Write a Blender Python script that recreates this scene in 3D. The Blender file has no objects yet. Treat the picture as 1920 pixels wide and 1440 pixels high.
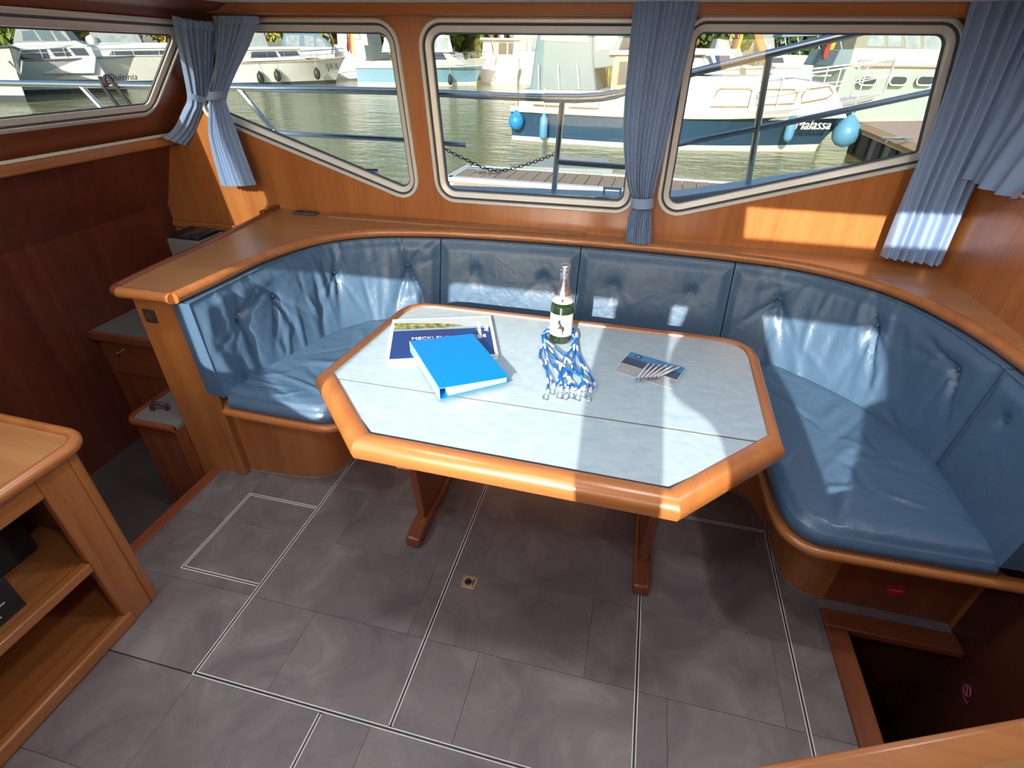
import bpy, bmesh, math, random
import numpy as np
from mathutils import Matrix, Vector
random.seed(7); np.random.seed(7)
scene = bpy.context.scene
COL = scene.collection
PI = math.pi

# ---------------------------------------------------------------- camera
F, PITCH, YAW, ROLL, H = 970.92, .57639515, .22834231, .01604625, 1.70
_f = np.array([-math.sin(YAW)*math.cos(PITCH), math.cos(YAW)*math.cos(PITCH), -math.sin(PITCH)])
_r = np.array([math.cos(YAW), math.sin(YAW), 0.]); _u = np.cross(_r, _f)
_r2 = math.cos(ROLL)*_r + math.sin(ROLL)*_u; _u2 = -math.sin(ROLL)*_r + math.cos(ROLL)*_u
CAM = np.array([0, 0, H])
cam_data = bpy.data.cameras.new('camera'); cam = bpy.data.objects.new('camera', cam_data); COL.objects.link(cam)
cam_data.sensor_fit = 'HORIZONTAL'; cam_data.sensor_width = 36.0; cam_data.lens = 36.0*F/1920
cam_data.clip_start = .02; cam_data.clip_end = 1000
M = Matrix.Identity(4)
for i in range(3):
    M[i][0], M[i][1], M[i][2], M[i][3] = _r2[i], _u2[i], -_f[i], CAM[i]
cam.matrix_world = M
scene.camera = cam

def ray(x, y): return _f + _r2*(x-960)/F - _u2*(y-720)/F
def atz(x, y, z):
    d = ray(x, y); return CAM + d*((z-H)/d[2])
def aty(x, y, Y):
    d = ray(x, y); return CAM + d*(Y/d[1])
def atx(x, y, X):
    d = ray(x, y); return CAM + d*(X/d[0])
def proj(P):
    v = np.asarray(P, float)-CAM; k = v@_f
    return np.stack([960+F*(v@_r2)/k, 720-F*(v@_u2)/k], -1)

# ---------------------------------------------------------------- world, sun, exposure
SUN = Vector((0.06, 1, -.40)).normalized()
world = bpy.data.worlds.new('world'); scene.world = world; world.use_nodes = True
wn = world.node_tree.nodes; wl = world.node_tree.links
sky = wn.new('ShaderNodeTexSky'); sky.sky_type = 'NISHITA'; sky.sun_disc = False
sky.sun_elevation = math.radians(22); sky.sun_rotation = PI; sky.air_density = 1.0; sky.dust_density = 1.5
wl.new(sky.outputs[0], wn['Background'].inputs[0]); wn['Background'].inputs[1].default_value = .30
sl = bpy.data.lights.new('sun', 'SUN'); sl.energy = 6.7; sl.angle = math.radians(.55); sl.color = (1, .95, .86)
so = bpy.data.objects.new('sun', sl); COL.objects.link(so)
so.rotation_euler = SUN.to_track_quat('-Z', 'Y').to_euler(); so.location = (0, -8, 6)
vs = scene.view_settings
vs.view_transform = 'Standard'; vs.look = 'None'; vs.gamma = 1; vs.use_curve_mapping = False; vs.exposure = 0.5

FILL_W = 3.0  # power of each added cabin fill lamp
# ---------------------------------------------------------------- materials
MATS = {}
def _new(name):
    m = bpy.data.materials.new(name); m.use_nodes = True
    return m, m.node_tree.nodes, m.node_tree.links, m.node_tree.nodes['Principled BSDF']
def pm(name, col, rough=.5, metal=0, var=.06, scale=12, coat=0, spec=.5, bump=0, trans=0, emis=0, sheen=0):
    """principled with a little procedural colour variation"""
    if name in MATS: return MATS[name]
    m, n, l, b = _new(name)
    tc = n.new('ShaderNodeTexCoord'); nz = n.new('ShaderNodeTexNoise'); nz.inputs['Scale'].default_value = scale
    nz.inputs['Detail'].default_value = 4
    l.new(tc.outputs['Object'], nz.inputs['Vector'])
    mx = n.new('ShaderNodeMix'); mx.data_type = 'RGBA'
    mx.inputs[6].default_value = (*[max(0, c*(1-var)) for c in col], 1); mx.inputs[7].default_value = (*[min(1, c*(1+var)) for c in col], 1)
    l.new(nz.outputs[0], mx.inputs[0]); l.new(mx.outputs[2], b.inputs['Base Color'])
    b.inputs['Roughness'].default_value = rough; b.inputs['Metallic'].default_value = metal
    b.inputs['Coat Weight'].default_value = coat; b.inputs['Coat Roughness'].default_value = .12
    b.inputs['Specular IOR Level'].default_value = spec
    b.inputs['Transmission Weight'].default_value = trans
    if sheen: b.inputs['Sheen Weight'].default_value = sheen
    if emis: b.inputs['Emission Color'].default_value = (*col, 1); b.inputs['Emission Strength'].default_value = emis
    if bump:
        bp = n.new('ShaderNodeBump'); bp.inputs['Strength'].default_value = bump; bp.inputs['Distance'].default_value = .004
        l.new(nz.outputs[0], bp.inputs['Height']); l.new(bp.outputs[0], b.inputs['Normal'])
    MATS[name] = m; return m
def wood(name, c1, c2, axis='x', rough=.32, coat=.45, fine=1.0):
    if name in MATS: return MATS[name]
    m, n, l, b = _new(name)
    tc = n.new('ShaderNodeTexCoord'); mp = n.new('ShaderNodeMapping')
    s = [14*fine]*3; s['xyz'.index(axis)] = .8*fine
    mp.inputs['Scale'].default_value = s
    oi = n.new('ShaderNodeObjectInfo'); l.new(tc.outputs['Object'], mp.inputs['Vector'])
    cb = n.new('ShaderNodeCombineXYZ'); mu = n.new('ShaderNodeMath'); mu.operation = 'MULTIPLY'; mu.inputs[1].default_value = 37
    l.new(oi.outputs['Random'], mu.inputs[0])
    for k in range(3): l.new(mu.outputs[0], cb.inputs[k])
    l.new(cb.outputs[0], mp.inputs['Location'])
    n1 = n.new('ShaderNodeTexNoise'); n1.inputs['Scale'].default_value = .9; n1.inputs['Detail'].default_value = 5; n1.inputs['Distortion'].default_value = .8
    n2 = n.new('ShaderNodeTexNoise'); n2.inputs['Scale'].default_value = 9; n2.inputs['Detail'].default_value = 6
    l.new(mp.outputs[0], n1.inputs['Vector']); l.new(mp.outputs[0], n2.inputs['Vector'])
    ad = n.new('ShaderNodeMix'); ad.data_type = 'FLOAT'; ad.inputs[0].default_value = .35
    l.new(n1.outputs[0], ad.inputs[2]); l.new(n2.outputs[0], ad.inputs[3])
    rp = n.new('ShaderNodeValToRGB'); l.new(ad.outputs[0], rp.inputs[0])
    rp.color_ramp.elements[0].position = .3; rp.color_ramp.elements[0].color = (*c2, 1)
    rp.color_ramp.elements[1].position = .68; rp.color_ramp.elements[1].color = (*c1, 1)
    l.new(rp.outputs[0], b.inputs['Base Color'])
    b.inputs['Roughness'].default_value = rough; b.inputs['Coat Weight'].default_value = coat; b.inputs['Coat Roughness'].default_value = .30
    bp = n.new('ShaderNodeBump'); bp.inputs['Strength'].default_value = .06; bp.inputs['Distance'].default_value = .002
    l.new(n2.outputs[0], bp.inputs['Height']); l.new(bp.outputs[0], b.inputs['Normal'])
    MATS[name] = m; return m
def glassmat(name, tint=(.96, .98, .98), refl=.05):
    if name in MATS: return MATS[name]
    m = bpy.data.materials.new(name); m.use_nodes = True; n = m.node_tree.nodes; l = m.node_tree.links; n.clear()
    out = n.new('ShaderNodeOutputMaterial'); t = n.new('ShaderNodeBsdfTransparent'); t.inputs[0].default_value = (*tint, 1)
    g = n.new('ShaderNodeBsdfGlossy'); g.inputs['Roughness'].default_value = .02
    nz = n.new('ShaderNodeTexNoise'); nz.inputs['Scale'].default_value = 3
    mr = n.new('ShaderNodeMapRange'); mr.inputs[3].default_value = refl*.8; mr.inputs[4].default_value = refl*1.2
    l.new(nz.outputs[0], mr.inputs[0])
    mx = n.new('ShaderNodeMixShader'); l.new(mr.outputs[0], mx.inputs[0]); l.new(t.outputs[0], mx.inputs[1]); l.new(g.outputs[0], mx.inputs[2])
    l.new(mx.outputs[0], out.inputs[0]); MATS[name] = m; return m

OR1, OR2 = (.52, .195, .052), (.34, .105, .027)
MH1, MH2 = (.30, .085, .030), (.17, .042, .016)
for a in 'xyz':
    wood('teak_'+a, OR1, OR2, a); wood('mahogany_'+a, MH1, MH2, a)
wood('ledge_wood', (.50, .24, .085), (.36, .15, .05), 'x', rough=.3, coat=.5)
W = MATS
FILL_MAT = pm('fill_diffuser', (1, .93, .82), .6, emis=4)  # glowing dome of the added fill lamps
CEIL = pm('cream_headliner', (.88, .84, .74), .8)
ALU = pm('aluminium_frame', (.78, .765, .71), .34, metal=.1, var=.04)
RUB = pm('grey_rubber_seal', (.10, .10, .10), .6)
GLASS = glassmat('tinted_window_glass', (.66, .68, .68), .022); CLEARGLASS = glassmat('clear_window_glass', (.97, .98, .98), .03)
CHROME = pm('polished_steel', (.80, .82, .86), .2, metal=1, var=.02)
WHITE = pm('white_gelcoat', (.76, .76, .73), .3, var=.03, scale=2)
CREAM = pm('cream_gelcoat', (.74, .73, .64), .35, var=.04, scale=2)
DARKG = pm('tinted_boat_window', (.05, .07, .08), .08, var=.2, scale=1.5)
BLACK = pm('black_plastic', (.018, .018, .02), .4, var=.15)
CURT = pm('blue_curtain_cloth', (.255, .365, .56), .85, var=.05, scale=60, sheen=.2)
def vinylmat():
    m, n, l, b = _new('blue_vinyl'); tc = n.new('ShaderNodeTexCoord')
    nz = n.new('ShaderNodeTexNoise'); nz.inputs['Scale'].default_value = 5; nz.inputs['Detail'].default_value = 5
    l.new(tc.outputs['Object'], nz.inputs['Vector'])
    mx = n.new('ShaderNodeMix'); mx.data_type = 'RGBA'; mx.inputs[6].default_value = (.060, .114, .190, 1); mx.inputs[7].default_value = (.086, .160, .252, 1)
    l.new(nz.outputs[0], mx.inputs[0]); l.new(mx.outputs[2], b.inputs['Base Color'])
    b.inputs['Roughness'].default_value = .36; b.inputs['Specular IOR Level'].default_value = .55
    vo = n.new('ShaderNodeTexNoise'); vo.inputs['Scale'].default_value = 260; vo.inputs['Detail'].default_value = 2
    l.new(tc.outputs['Object'], vo.inputs['Vector'])
    n3 = n.new('ShaderNodeTexNoise'); n3.inputs['Scale'].default_value = 14; n3.inputs['Detail'].default_value = 3; n3.inputs['Distortion'].default_value = .6
    l.new(tc.outputs['Object'], n3.inputs['Vector'])
    b1 = n.new('ShaderNodeBump'); b1.inputs['Strength'].default_value = .12; b1.inputs['Distance'].default_value = .002; l.new(vo.outputs[0], b1.inputs['Height'])
    b2 = n.new('ShaderNodeBump'); b2.inputs['Strength'].default_value = .35; b2.inputs['Distance'].default_value = .012; l.new(n3.outputs[0], b2.inputs['Height'])
    l.new(b2.outputs[0], b1.inputs['Normal']); l.new(b1.outputs[0], b.inputs['Normal']); MATS['vinyl'] = m; return m
VINYL = vinylmat()
def slatemat():
    m, n, l, b = _new('slate_vinyl_tile'); tc = n.new('ShaderNodeTexCoord'); oi = n.new('ShaderNodeObjectInfo')
    mu = n.new('ShaderNodeMath'); mu.operation = 'MULTIPLY'; mu.inputs[1].default_value = 53; l.new(oi.outputs['Random'], mu.inputs[0])
    va = n.new('ShaderNodeVectorMath'); l.new(tc.outputs['Object'], va.inputs[0]); l.new(mu.outputs[0], va.inputs[1])
    n1 = n.new('ShaderNodeTexNoise'); n1.inputs['Scale'].default_value = 4.0; n1.inputs['Detail'].default_value = 10; n1.inputs['Roughness'].default_value = .66; n1.inputs['Distortion'].default_value = .9
    l.new(va.outputs[0], n1.inputs['Vector'])
    rp = n.new('ShaderNodeValToRGB'); l.new(n1.outputs[0], rp.inputs[0]); e = rp.color_ramp.elements
    e[0].position = .3; e[0].color = (.135, .112, .116, 1); e[1].position = .75; e[1].color = (.31, .268, .262, 1)
    x = e.new(.55); x.color = (.215, .182, .180, 1)
    l.new(rp.outputs[0], b.inputs['Base Color'])
    mr = n.new('ShaderNodeMapRange'); mr.inputs[3].default_value = .34; mr.inputs[4].default_value = .5; l.new(n1.outputs[0], mr.inputs[0]); l.new(mr.outputs[0], b.inputs['Roughness'])
    bp = n.new('ShaderNodeBump'); bp.inputs['Strength'].default_value = .25; bp.inputs['Distance'].default_value = .003; l.new(n1.outputs[0], bp.inputs['Height']); l.new(bp.outputs[0], b.inputs['Normal'])
    MATS['slate'] = m; return m
SLATE = slatemat()
def laminatemat():
    m, n, l, b = _new('grey_laminate'); tc = n.new('ShaderNodeTexCoord')
    n1 = n.new('ShaderNodeTexNoise'); n1.inputs['Scale'].default_value = 22; n1.inputs['Detail'].default_value = 6; n1.inputs['Distortion'].default_value = .4
    mp = n.new('ShaderNodeMapping'); mp.inputs['Scale'].default_value = (1, 2.6, 1); l.new(tc.outputs['Object'], mp.inputs[0]); l.new(mp.outputs[0], n1.inputs['Vector'])
    rp = n.new('ShaderNodeValToRGB'); l.new(n1.outputs[0], rp.inputs[0]); e = rp.color_ramp.elements
    e[0].position = .3; e[0].color = (.36, .46, .52, 1); e[1].position = .7; e[1].color = (.45, .55, .60, 1)
    l.new(rp.outputs[0], b.inputs['Base Color']); b.inputs['Roughness'].default_value = .28
    MATS['lam'] = m; return m
LAM = laminatemat()
def attrmat(name, rough=.5, coat=0):
    m, n, l, b = _new(name); a = n.new('ShaderNodeVertexColor'); a.layer_name = 'tone'
    l.new(a.outputs[0], b.inputs['Base Color']); b.inputs['Roughness'].default_value = rough; b.inputs['Coat Weight'].default_value = coat
    MATS[name] = m; return m

# ---------------------------------------------------------------- mesh helpers
class MB:
    def __init__(s): s.v = []; s.f = []; s.mi = []
    def add(s, vs, fs, mi=0):
        o = len(s.v); s.v += [tuple(map(float, p)) for p in vs]; s.f += [tuple(i+o for i in q) for q in fs]; s.mi += [mi]*len(fs); return s
    def box(s, x0, x1, y0, y1, z0, z1, mi=0):
        vs = [(x, y, z) for z in (z0, z1) for y in (y0, y1) for x in (x0, x1)]
        return s.add(vs, [(0,2,3,1),(4,5,7,6),(0,1,5,4),(2,6,7,3),(0,4,6,2),(1,3,7,5)], mi)
    def hexa(s, p, mi=0):   # 8 points: bottom loop 4, top loop 4
        return s.add(p, [(3,2,1,0),(4,5,6,7),(0,1,5,4),(1,2,6,5),(2,3,7,6),(3,0,4,7)], mi)
    def tube(s, path, r, n=8, closed=False, mi=0, caps=True):
        P = [np.array(p, float) for p in path]; m = len(P); rr = r if hasattr(r, '__len__') else [r]*m
        vs = []; up = None
        for i in range(m):
            a = P[(i-1) % m] if (closed or i > 0) else P[i]; b = P[(i+1) % m] if (closed or i < m-1) else P[i]
            t = b-a; t = t/(np.linalg.norm(t)+1e-9)
            if up is None:
                up = np.array([0, 0, 1.]) if abs(t[2]) < .9 else np.array([1., 0, 0])
            e1 = np.cross(t, up); e1 /= np.linalg.norm(e1)+1e-9; e2 = np.cross(e1, t); up = e2
            for k in range(n):
                a_ = 2*PI*k/n; vs.append(P[i]+rr[i]*(math.cos(a_)*e1+math.sin(a_)*e2))
        fs = []
        for i in range(m if closed else m-1):
            j = (i+1) % m
            for k in range(n): fs.append((i*n+k, i*n+(k+1) % n, j*n+(k+1) % n, j*n+k))
        if caps and not closed:
            fs.append(tuple(range(n))[::-1]); fs.append(tuple((m-1)*n+k for k in range(n)))
        return s.add(vs, fs, mi)
    def prism(s, poly, fn0, fn1, mi=0):    # poly in 2D; fn maps (a,b)->3D for both caps
        n = len(poly); vs = [fn0(*p) for p in poly]+[fn1(*p) for p in poly]
        fs = [tuple(range(n))[::-1], tuple(range(n, 2*n))]+[(i, (i+1) % n, n+(i+1) % n, n+i) for i in range(n)]
        return s.add(vs, fs, mi)
    def slab(s, poly, z0, z1, mi=0): return s.prism(poly, lambda a, b: (a, b, z0), lambda a, b: (a, b, z1), mi)
    def lathe(s, prof, n=24, c=(0, 0, 0), mi=0):
        vs = []; m = len(prof)
        for r, z in prof:
            for k in range(n): vs.append((c[0]+r*math.cos(2*PI*k/n), c[1]+r*math.sin(2*PI*k/n), c[2]+z))
        fs = [(i*n+k, i*n+(k+1) % n, (i+1)*n+(k+1) % n, (i+1)*n+k) for i in range(m-1) for k in range(n)]
        fs.append(tuple(range(n))[::-1]); fs.append(tuple((m-1)*n+k for k in range(n)))
        return s.add(vs, fs, mi)
    def grid(s, G, mi=0, flip=False):      # G: (nu,nv,3)
        nu, nv = G.shape[:2]; fs = [(i*nv+j, (i+1)*nv+j, (i+1)*nv+j+1, i*nv+j+1) for i in range(nu-1) for j in range(nv-1)]
        if flip: fs = [q[::-1] for q in fs]
        return s.add(G.reshape(-1, 3), fs, mi)
    def sweep(s, path, prof, closed=False, mi=0, caps=True):
        """prof: (offset to the left of the path, z) closed loop; path 2D/3D points"""
        P = [np.array((p[0], p[1], p[2] if len(p) > 2 else 0.)) for p in path]; m = len(P); n = len(prof); vs = []
        for i in range(m):
            a = P[(i-1) % m] if (closed or i > 0) else P[i]; b = P[(i+1) % m] if (closed or i < m-1) else P[i]
            d1 = (P[i]-a)[:2]; d2 = (b-P[i])[:2]
            if not np.any(d1): d1 = d2
            if not np.any(d2): d2 = d1
            n1 = np.array([-d1[1], d1[0]])/np.linalg.norm(d1); n2 = np.array([-d2[1], d2[0]])/np.linalg.norm(d2)
            nn = n1+n2; nn = nn/(nn@n1)/1.0 if abs(nn@n1) > 1e-6 else n1
            for o, z in prof: vs.append((P[i][0]+nn[0]*o, P[i][1]+nn[1]*o, P[i][2]+z))
        fs = []
        for i in range(m if closed else m-1):
            j = (i+1) % m
            for k in range(n): fs.append((i*n+k, j*n+k, j*n+(k+1) % n, i*n+(k+1) % n))
        if caps and not closed: fs.append(tuple(range(n))); fs.append(tuple((m-1)*n+k for k in range(n))[::-1])
        return s.add(vs, fs, mi)

def make(name, mb, mat, parent=None, smooth=False, bevel=0, bseg=2, local=False, label=None, cat=None, group=None, kind=None, fix=True, angle=40):
    V = np.array(mb.v, float)
    if parent is None or not local:
        c = np.array([(V[:, 0].min()+V[:, 0].max())/2, (V[:, 1].min()+V[:, 1].max())/2, V[:, 2].min()])
    else: c = np.zeros(3)
    me = bpy.data.meshes.new(name); me.from_pydata([tuple(p) for p in V-c], [], mb.f); 
    mats = mat if isinstance(mat, (list, tuple)) else [mat]
    for m in mats: me.materials.append(m)
    if len(mats) > 1: me.polygons.foreach_set('material_index', mb.mi)
    if fix:
        bm = bmesh.new(); bm.from_mesh(me); bmesh.ops.recalc_face_normals(bm, faces=bm.faces); bm.to_mesh(me); bm.free()
    if smooth:
        me.polygons.foreach_set('use_smooth', [True]*len(me.polygons))
        if smooth != 'all':
            try: me.set_sharp_from_angle(angle=math.radians(angle))
            except Exception: pass
    me.update()
    o = bpy.data.objects.new(name, me); COL.objects.link(o)
    if bevel:
        b = o.modifiers.new('bevel', 'BEVEL'); b.width = bevel; b.segments = bseg; b.limit_method = 'ANGLE'; b.angle_limit = math.radians(35); b.harden_normals = False
        if not smooth:
            me.polygons.foreach_set('use_smooth', [True]*len(me.polygons)); me.set_sharp_from_angle(angle=math.radians(35)); 
    if parent is not None:
        o.parent = parent
        if local: o.location = (0, 0, 0)
        else:
            pl = np.array(parent['_w']) if '_w' in parent else np.zeros(3)
            o.location = c-pl; o['_w'] = [float(a) for a in c]
    else:
        o.location = c; o['_w'] = [float(a) for a in c]
    return tag(o, label, cat, group, kind)
def tag(o, label=None, cat=None, group=None, kind=None):
    if label: o['label'] = label
    if cat: o['category'] = cat
    if group: o['group'] = group
    if kind: o['kind'] = kind
    return o
def empty(name, loc, label=None, cat=None, group=None, kind=None, rz=0):
    o = bpy.data.objects.new(name, None); COL.objects.link(o); o.location = loc; o.rotation_euler = (0, 0, rz); o.empty_display_size = .1
    o['_w'] = [float(a) for a in loc]; return tag(o, label, cat, group, kind)
def spline(pts, n):
    P = np.array(pts, float); m = len(P)
    d = np.r_[0, np.cumsum(np.linalg.norm(np.diff(P, axis=0), axis=1)**.5)]
    out = []
    for t in np.linspace(0, d[-1], n):
        i = min(max(np.searchsorted(d, t)-1, 0), m-2); u = (t-d[i])/(d[i+1]-d[i])
        p0 = P[max(i-1, 0)]; p1 = P[i]; p2 = P[i+1]; p3 = P[min(i+2, m-1)]
        h = d[i+1]-d[i]
        m1 = (p2-p0)/((d[i+1]-d[max(i-1, 0)]) or 1)*h; m2 = (p3-p1)/((d[min(i+2, m-1)]-d[i]) or 1)*h
        out.append((2*u**3-3*u*u+1)*p1+(u**3-2*u*u+u)*m1+(-2*u**3+3*u*u)*p2+(u**3-u*u)*m2)
    return np.array(out)
def rpoly(corners, r, d=0, seg=7):
    """rounded polygon inset by d; corners counter-clockwise"""
    C = [np.array(c, float) for c in corners]; n = len(C); L = []
    for i in range(n):
        a, b = C[i], C[(i+1) % n]; t = (b-a)/np.linalg.norm(b-a); nn = np.array([-t[1], t[0]]); L.append((a+nn*d, t))
    Q = []
    for i in range(n):
        p, t = L[i-1]; q, s = L[i]; A = np.array([t, -s]).T; k = np.linalg.solve(A, q-p); Q.append(p+t*k[0])
    out = []
    rad = r if hasattr(r, '__len__') else [r]*n
    for i in range(n):
        a, b, c = Q[i-1], Q[i], Q[(i+1) % n]; u = (a-b)/np.linalg.norm(a-b); w = (c-b)/np.linalg.norm(c-b)
        ang = math.acos(np.clip(u@w, -1, 1)); rr = max(rad[i]-d, .004); k = rr/math.tan(ang/2); cen = b+(u+w)/np.linalg.norm(u+w)*(rr/math.sin(ang/2))
        s0 = b+u*k-cen; e0 = b+w*k-cen; a0 = math.atan2(s0[1], s0[0]); a1 = math.atan2(e0[1], e0[0]); da = (a1-a0+PI) % (2*PI)-PI
        for j in range(seg+1): al = a0+da*j/seg; out.append(cen+rr*np.array([math.cos(al), math.sin(al)]))
    return out
def fill_holes(outer, holes, fn, thick):
    """planar panel with holes, extruded: fn(a,b,depth)->3D"""
    bm = bmesh.new()
    for loop in [outer]+holes:
        vs = [bm.verts.new((p[0], p[1], 0)) for p in loop]
        for i in range(len(vs)): bm.edges.new((vs[i], vs[(i+1) % len(vs)]))
    bmesh.ops.triangle_fill(bm, edges=list(bm.edges), use_beauty=True, use_dissolve=False)
    g = bmesh.ops.extrude_face_region(bm, geom=list(bm.faces)); 
    for v in g['geom']:
        if isinstance(v, bmesh.types.BMVert): v.co.z = thick
    bm.verts.index_update(); mb = MB()
    mb.add([fn(v.co.x, v.co.y, v.co.z) for v in bm.verts], [tuple(v.index for v in f.verts) for f in bm.faces]); bm.free()
    return mb
def text(body, size, mat, origin, ex, ey, parent, name='lettering', extrude=.0006, align='LEFT', shear=0, local=False):
    cu = bpy.data.curves.new(name, 'FONT'); cu.body = body; cu.size = size; cu.extrude = extrude; cu.align_x = align; cu.shear = shear
    cu.resolution_u = 3
    ob = bpy.data.objects.new('tmp', cu); COL.objects.link(ob); dg = bpy.context.evaluated_depsgraph_get(); dg.update()
    me = bpy.data.meshes.new_from_object(ob.evaluated_get(dg)); bpy.data.objects.remove(ob)
    ex = np.array(ex, float)/np.linalg.norm(ex); ey = np.array(ey, float)/np.linalg.norm(ey); ez = np.cross(ex, ey); o0 = np.array(origin, float)
    mb = MB(); mb.add([o0+ex*v.co.x+ey*v.co.y+ez*v.co.z for v in me.vertices], [tuple(p.vertices) for p in me.polygons])
    return make(name, mb, mat, parent, fix=False, local=local)
# ================================================================ SETTING
YF, XR, ZC, YA = 2.58, 1.28, 1.851, -.35        # front wall, right wall, ceiling, aft wall
def rakex(z): return -2.04-.85*(1.83-z)        # raked window wall at the left

# ---- window outlines on the front wall (x,z), counter-clockwise seen from the room
WIN = {
 1: dict(c=[(-2.30, 1.392), (-1.098, 1.006), (-1.153, 1.795), (-1.97, 1.795)], r=[.05, .09, .10, .05]),
 2: dict(c=[(-1.003, 1.038), (-.028, 1.046), (-.030, 1.799), (-1.048, 1.797)], r=[.10, .08, .08, .10]),
 3: dict(c=[(.083, 1.024), (1.125, 1.331), (1.052, 1.810), (.083, 1.808)], r=[.09, .06, .09, .08]),
}
def window(idx, c, r, fn, glass=None):
    """fn(a,b,depth): depth>0 goes out of the room.  Frame of ringed aluminium profile, seal, pane."""
    e = empty('window_%d' % idx, fn(sum(p[0] for p in c)/len(c), min(p[1] for p in c), 0), kind='structure')
    def rings(seq, mat, nm):
        mb = MB(); L = [[fn(p[0], p[1], dp) for p in rpoly(c, r, d)] for d, dp in seq]; n = len(L[0]); m = len(L)
        vs = [p for l in L for p in l]; fs = [(i*n+k, i*n+(k+1) % n, ((i+1) % m)*n+(k+1) % n, ((i+1) % m)*n+k) for i in range(m) for k in range(n)]
        mb.add(vs, fs); return make(nm, mb, mat, e, smooth=True, angle=30)
    rings([(-.006, .002), (-.006, -.010), (-.001, -.015), (.009, -.015), (.012, -.010), (.012, .03), (-.004, .03)], ALU, 'outer_frame')
    rings([(.0125, .03), (.0125, -.004), (.016, -.007), (.019, -.004), (.021, .002), (.021, .03)], RUB, 'rubber_seal')
    rings([(.0215, .03), (.0215, -.001), (.044, .006), (.047, .012), (.047, .03)], ALU, 'inner_frame')
    rings([(.0475, .03), (.0475, .014), (.053, .018), (.053, .03)], RUB, 'glazing_bead')
    g = MB(); P = rpoly(c, r, .045); n = len(P)
    g.add([fn(p[0], p[1], .021) for p in P]+[fn(p[0], p[1], .026) for p in P], [tuple(range(n)), tuple(range(n, 2*n))[::-1]]+[(i, (i+1) % n, n+(i+1) % n, n+i) for i in range(n)])
    make('pane', g, glass or GLASS, e)
    return e
ffront = lambda a, b, d: (a, YF+d, b)
holes = [rpoly(WIN[k]['c'], WIN[k]['r'], .004) for k in (1, 2, 3)]
outer = [(-2.72, .38), (XR+.05, .38), (XR+.05, ZC+.03), (rakex(ZC+.03)-.03, ZC+.03), (-2.55, 1.27), (-2.72, .9)]
make('wall_front', fill_holes(outer, holes, ffront, .03), W['teak_z'], kind='structure')
make('wall_outside', fill_holes([(-2.72, -.1), (XR+.9, -.1), (XR+.9, ZC+.1), (-2.0, ZC+.1), (-2.55, 1.27), (-2.72, .9)], holes, lambda a, b, d: (a, YF+.031+d, b), .012), WHITE, kind='structure')
for k in (1, 2, 3): window(k, WIN[k]['c'], WIN[k]['r'], ffront)
# lower skirting below the shelf line is hidden by the bench

# raked left window wall: coordinates (y, z)
frake = lambda a, b, d: (rakex(b)-d*.76, a, b+d*.65*0)
LW = dict(c=[(2.385, 1.398), (.55, 1.405), (.55, 1.795), (2.425, 1.775)][::-1], r=[.08, .08, .06, .07])
lwo = [(YF+.02, 1.27), (YA, 1.27), (YA, ZC+.03), (YF+.02, ZC+.03)]
make('wall_left', fill_holes(lwo, [rpoly(LW['c'], LW['r'], .004)], frake, .03), W['mahogany_y'], kind='structure')
window(4, LW['c'], LW['r'], frake)
# sill lip under it, with a white bead
mb = MB(); mb.hexa([(-2.56, YA, 1.235), (-2.47, YA, 1.235), (-2.47, YF, 1.235), (-2.56, YF, 1.235), (-2.56, YA, 1.29), (-2.47, YA, 1.29), (-2.47, YF, 1.29), (-2.56, YF, 1.29)])
t1 = make('trim_1', mb, W['teak_y'], bevel=.008, kind='structure')
mb = MB(); mb.box(-2.468, -2.458, YA, YF-.01, 1.285, 1.297); make('edge_bead', mb, pm('cream_bead', (.75, .70, .6), .4), t1)
# lower left wall
mb = MB()
for (xa, za), (xb, zb) in (((-2.54, 1.26), (-2.70, .9)), ((-2.70, .9), (-2.72, -.32))):
    mb.hexa([(xa-.03, YA, za), (xa, YA, za), (xa, YF, za), (xa-.03, YF, za), (xb-.03, YA, zb), (xb, YA, zb), (xb, YF, zb), (xb-.03, YF, zb)])
make('wall_galley', mb, wood('galley_mahogany', (.20, .046, .024), (.10, .024, .014), 'z'), kind='structure')
# right wall
mb = MB(); mb.box(XR, XR+.03, 1.40, YF+.03, -.9, ZC+.02); mb.box(XR, XR+.03, 1.25, 1.40, .42, ZC+.02); mb.box(XR, XR+.03, YA, 1.25, .94, ZC+.02); make('wall_right', mb, W['teak_z'], kind='structure')
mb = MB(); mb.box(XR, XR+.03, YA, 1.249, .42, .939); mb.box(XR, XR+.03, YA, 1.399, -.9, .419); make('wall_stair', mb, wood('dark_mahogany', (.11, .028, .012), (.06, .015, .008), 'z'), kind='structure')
mb = MB(); mb.tube([(XR-.004, .6, 1.275), (XR-.004, 2.56, 1.30)], .005, 6); make('trim_5', mb, pm('white_cord', (.8, .8, .8), .5), kind='structure')
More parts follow.
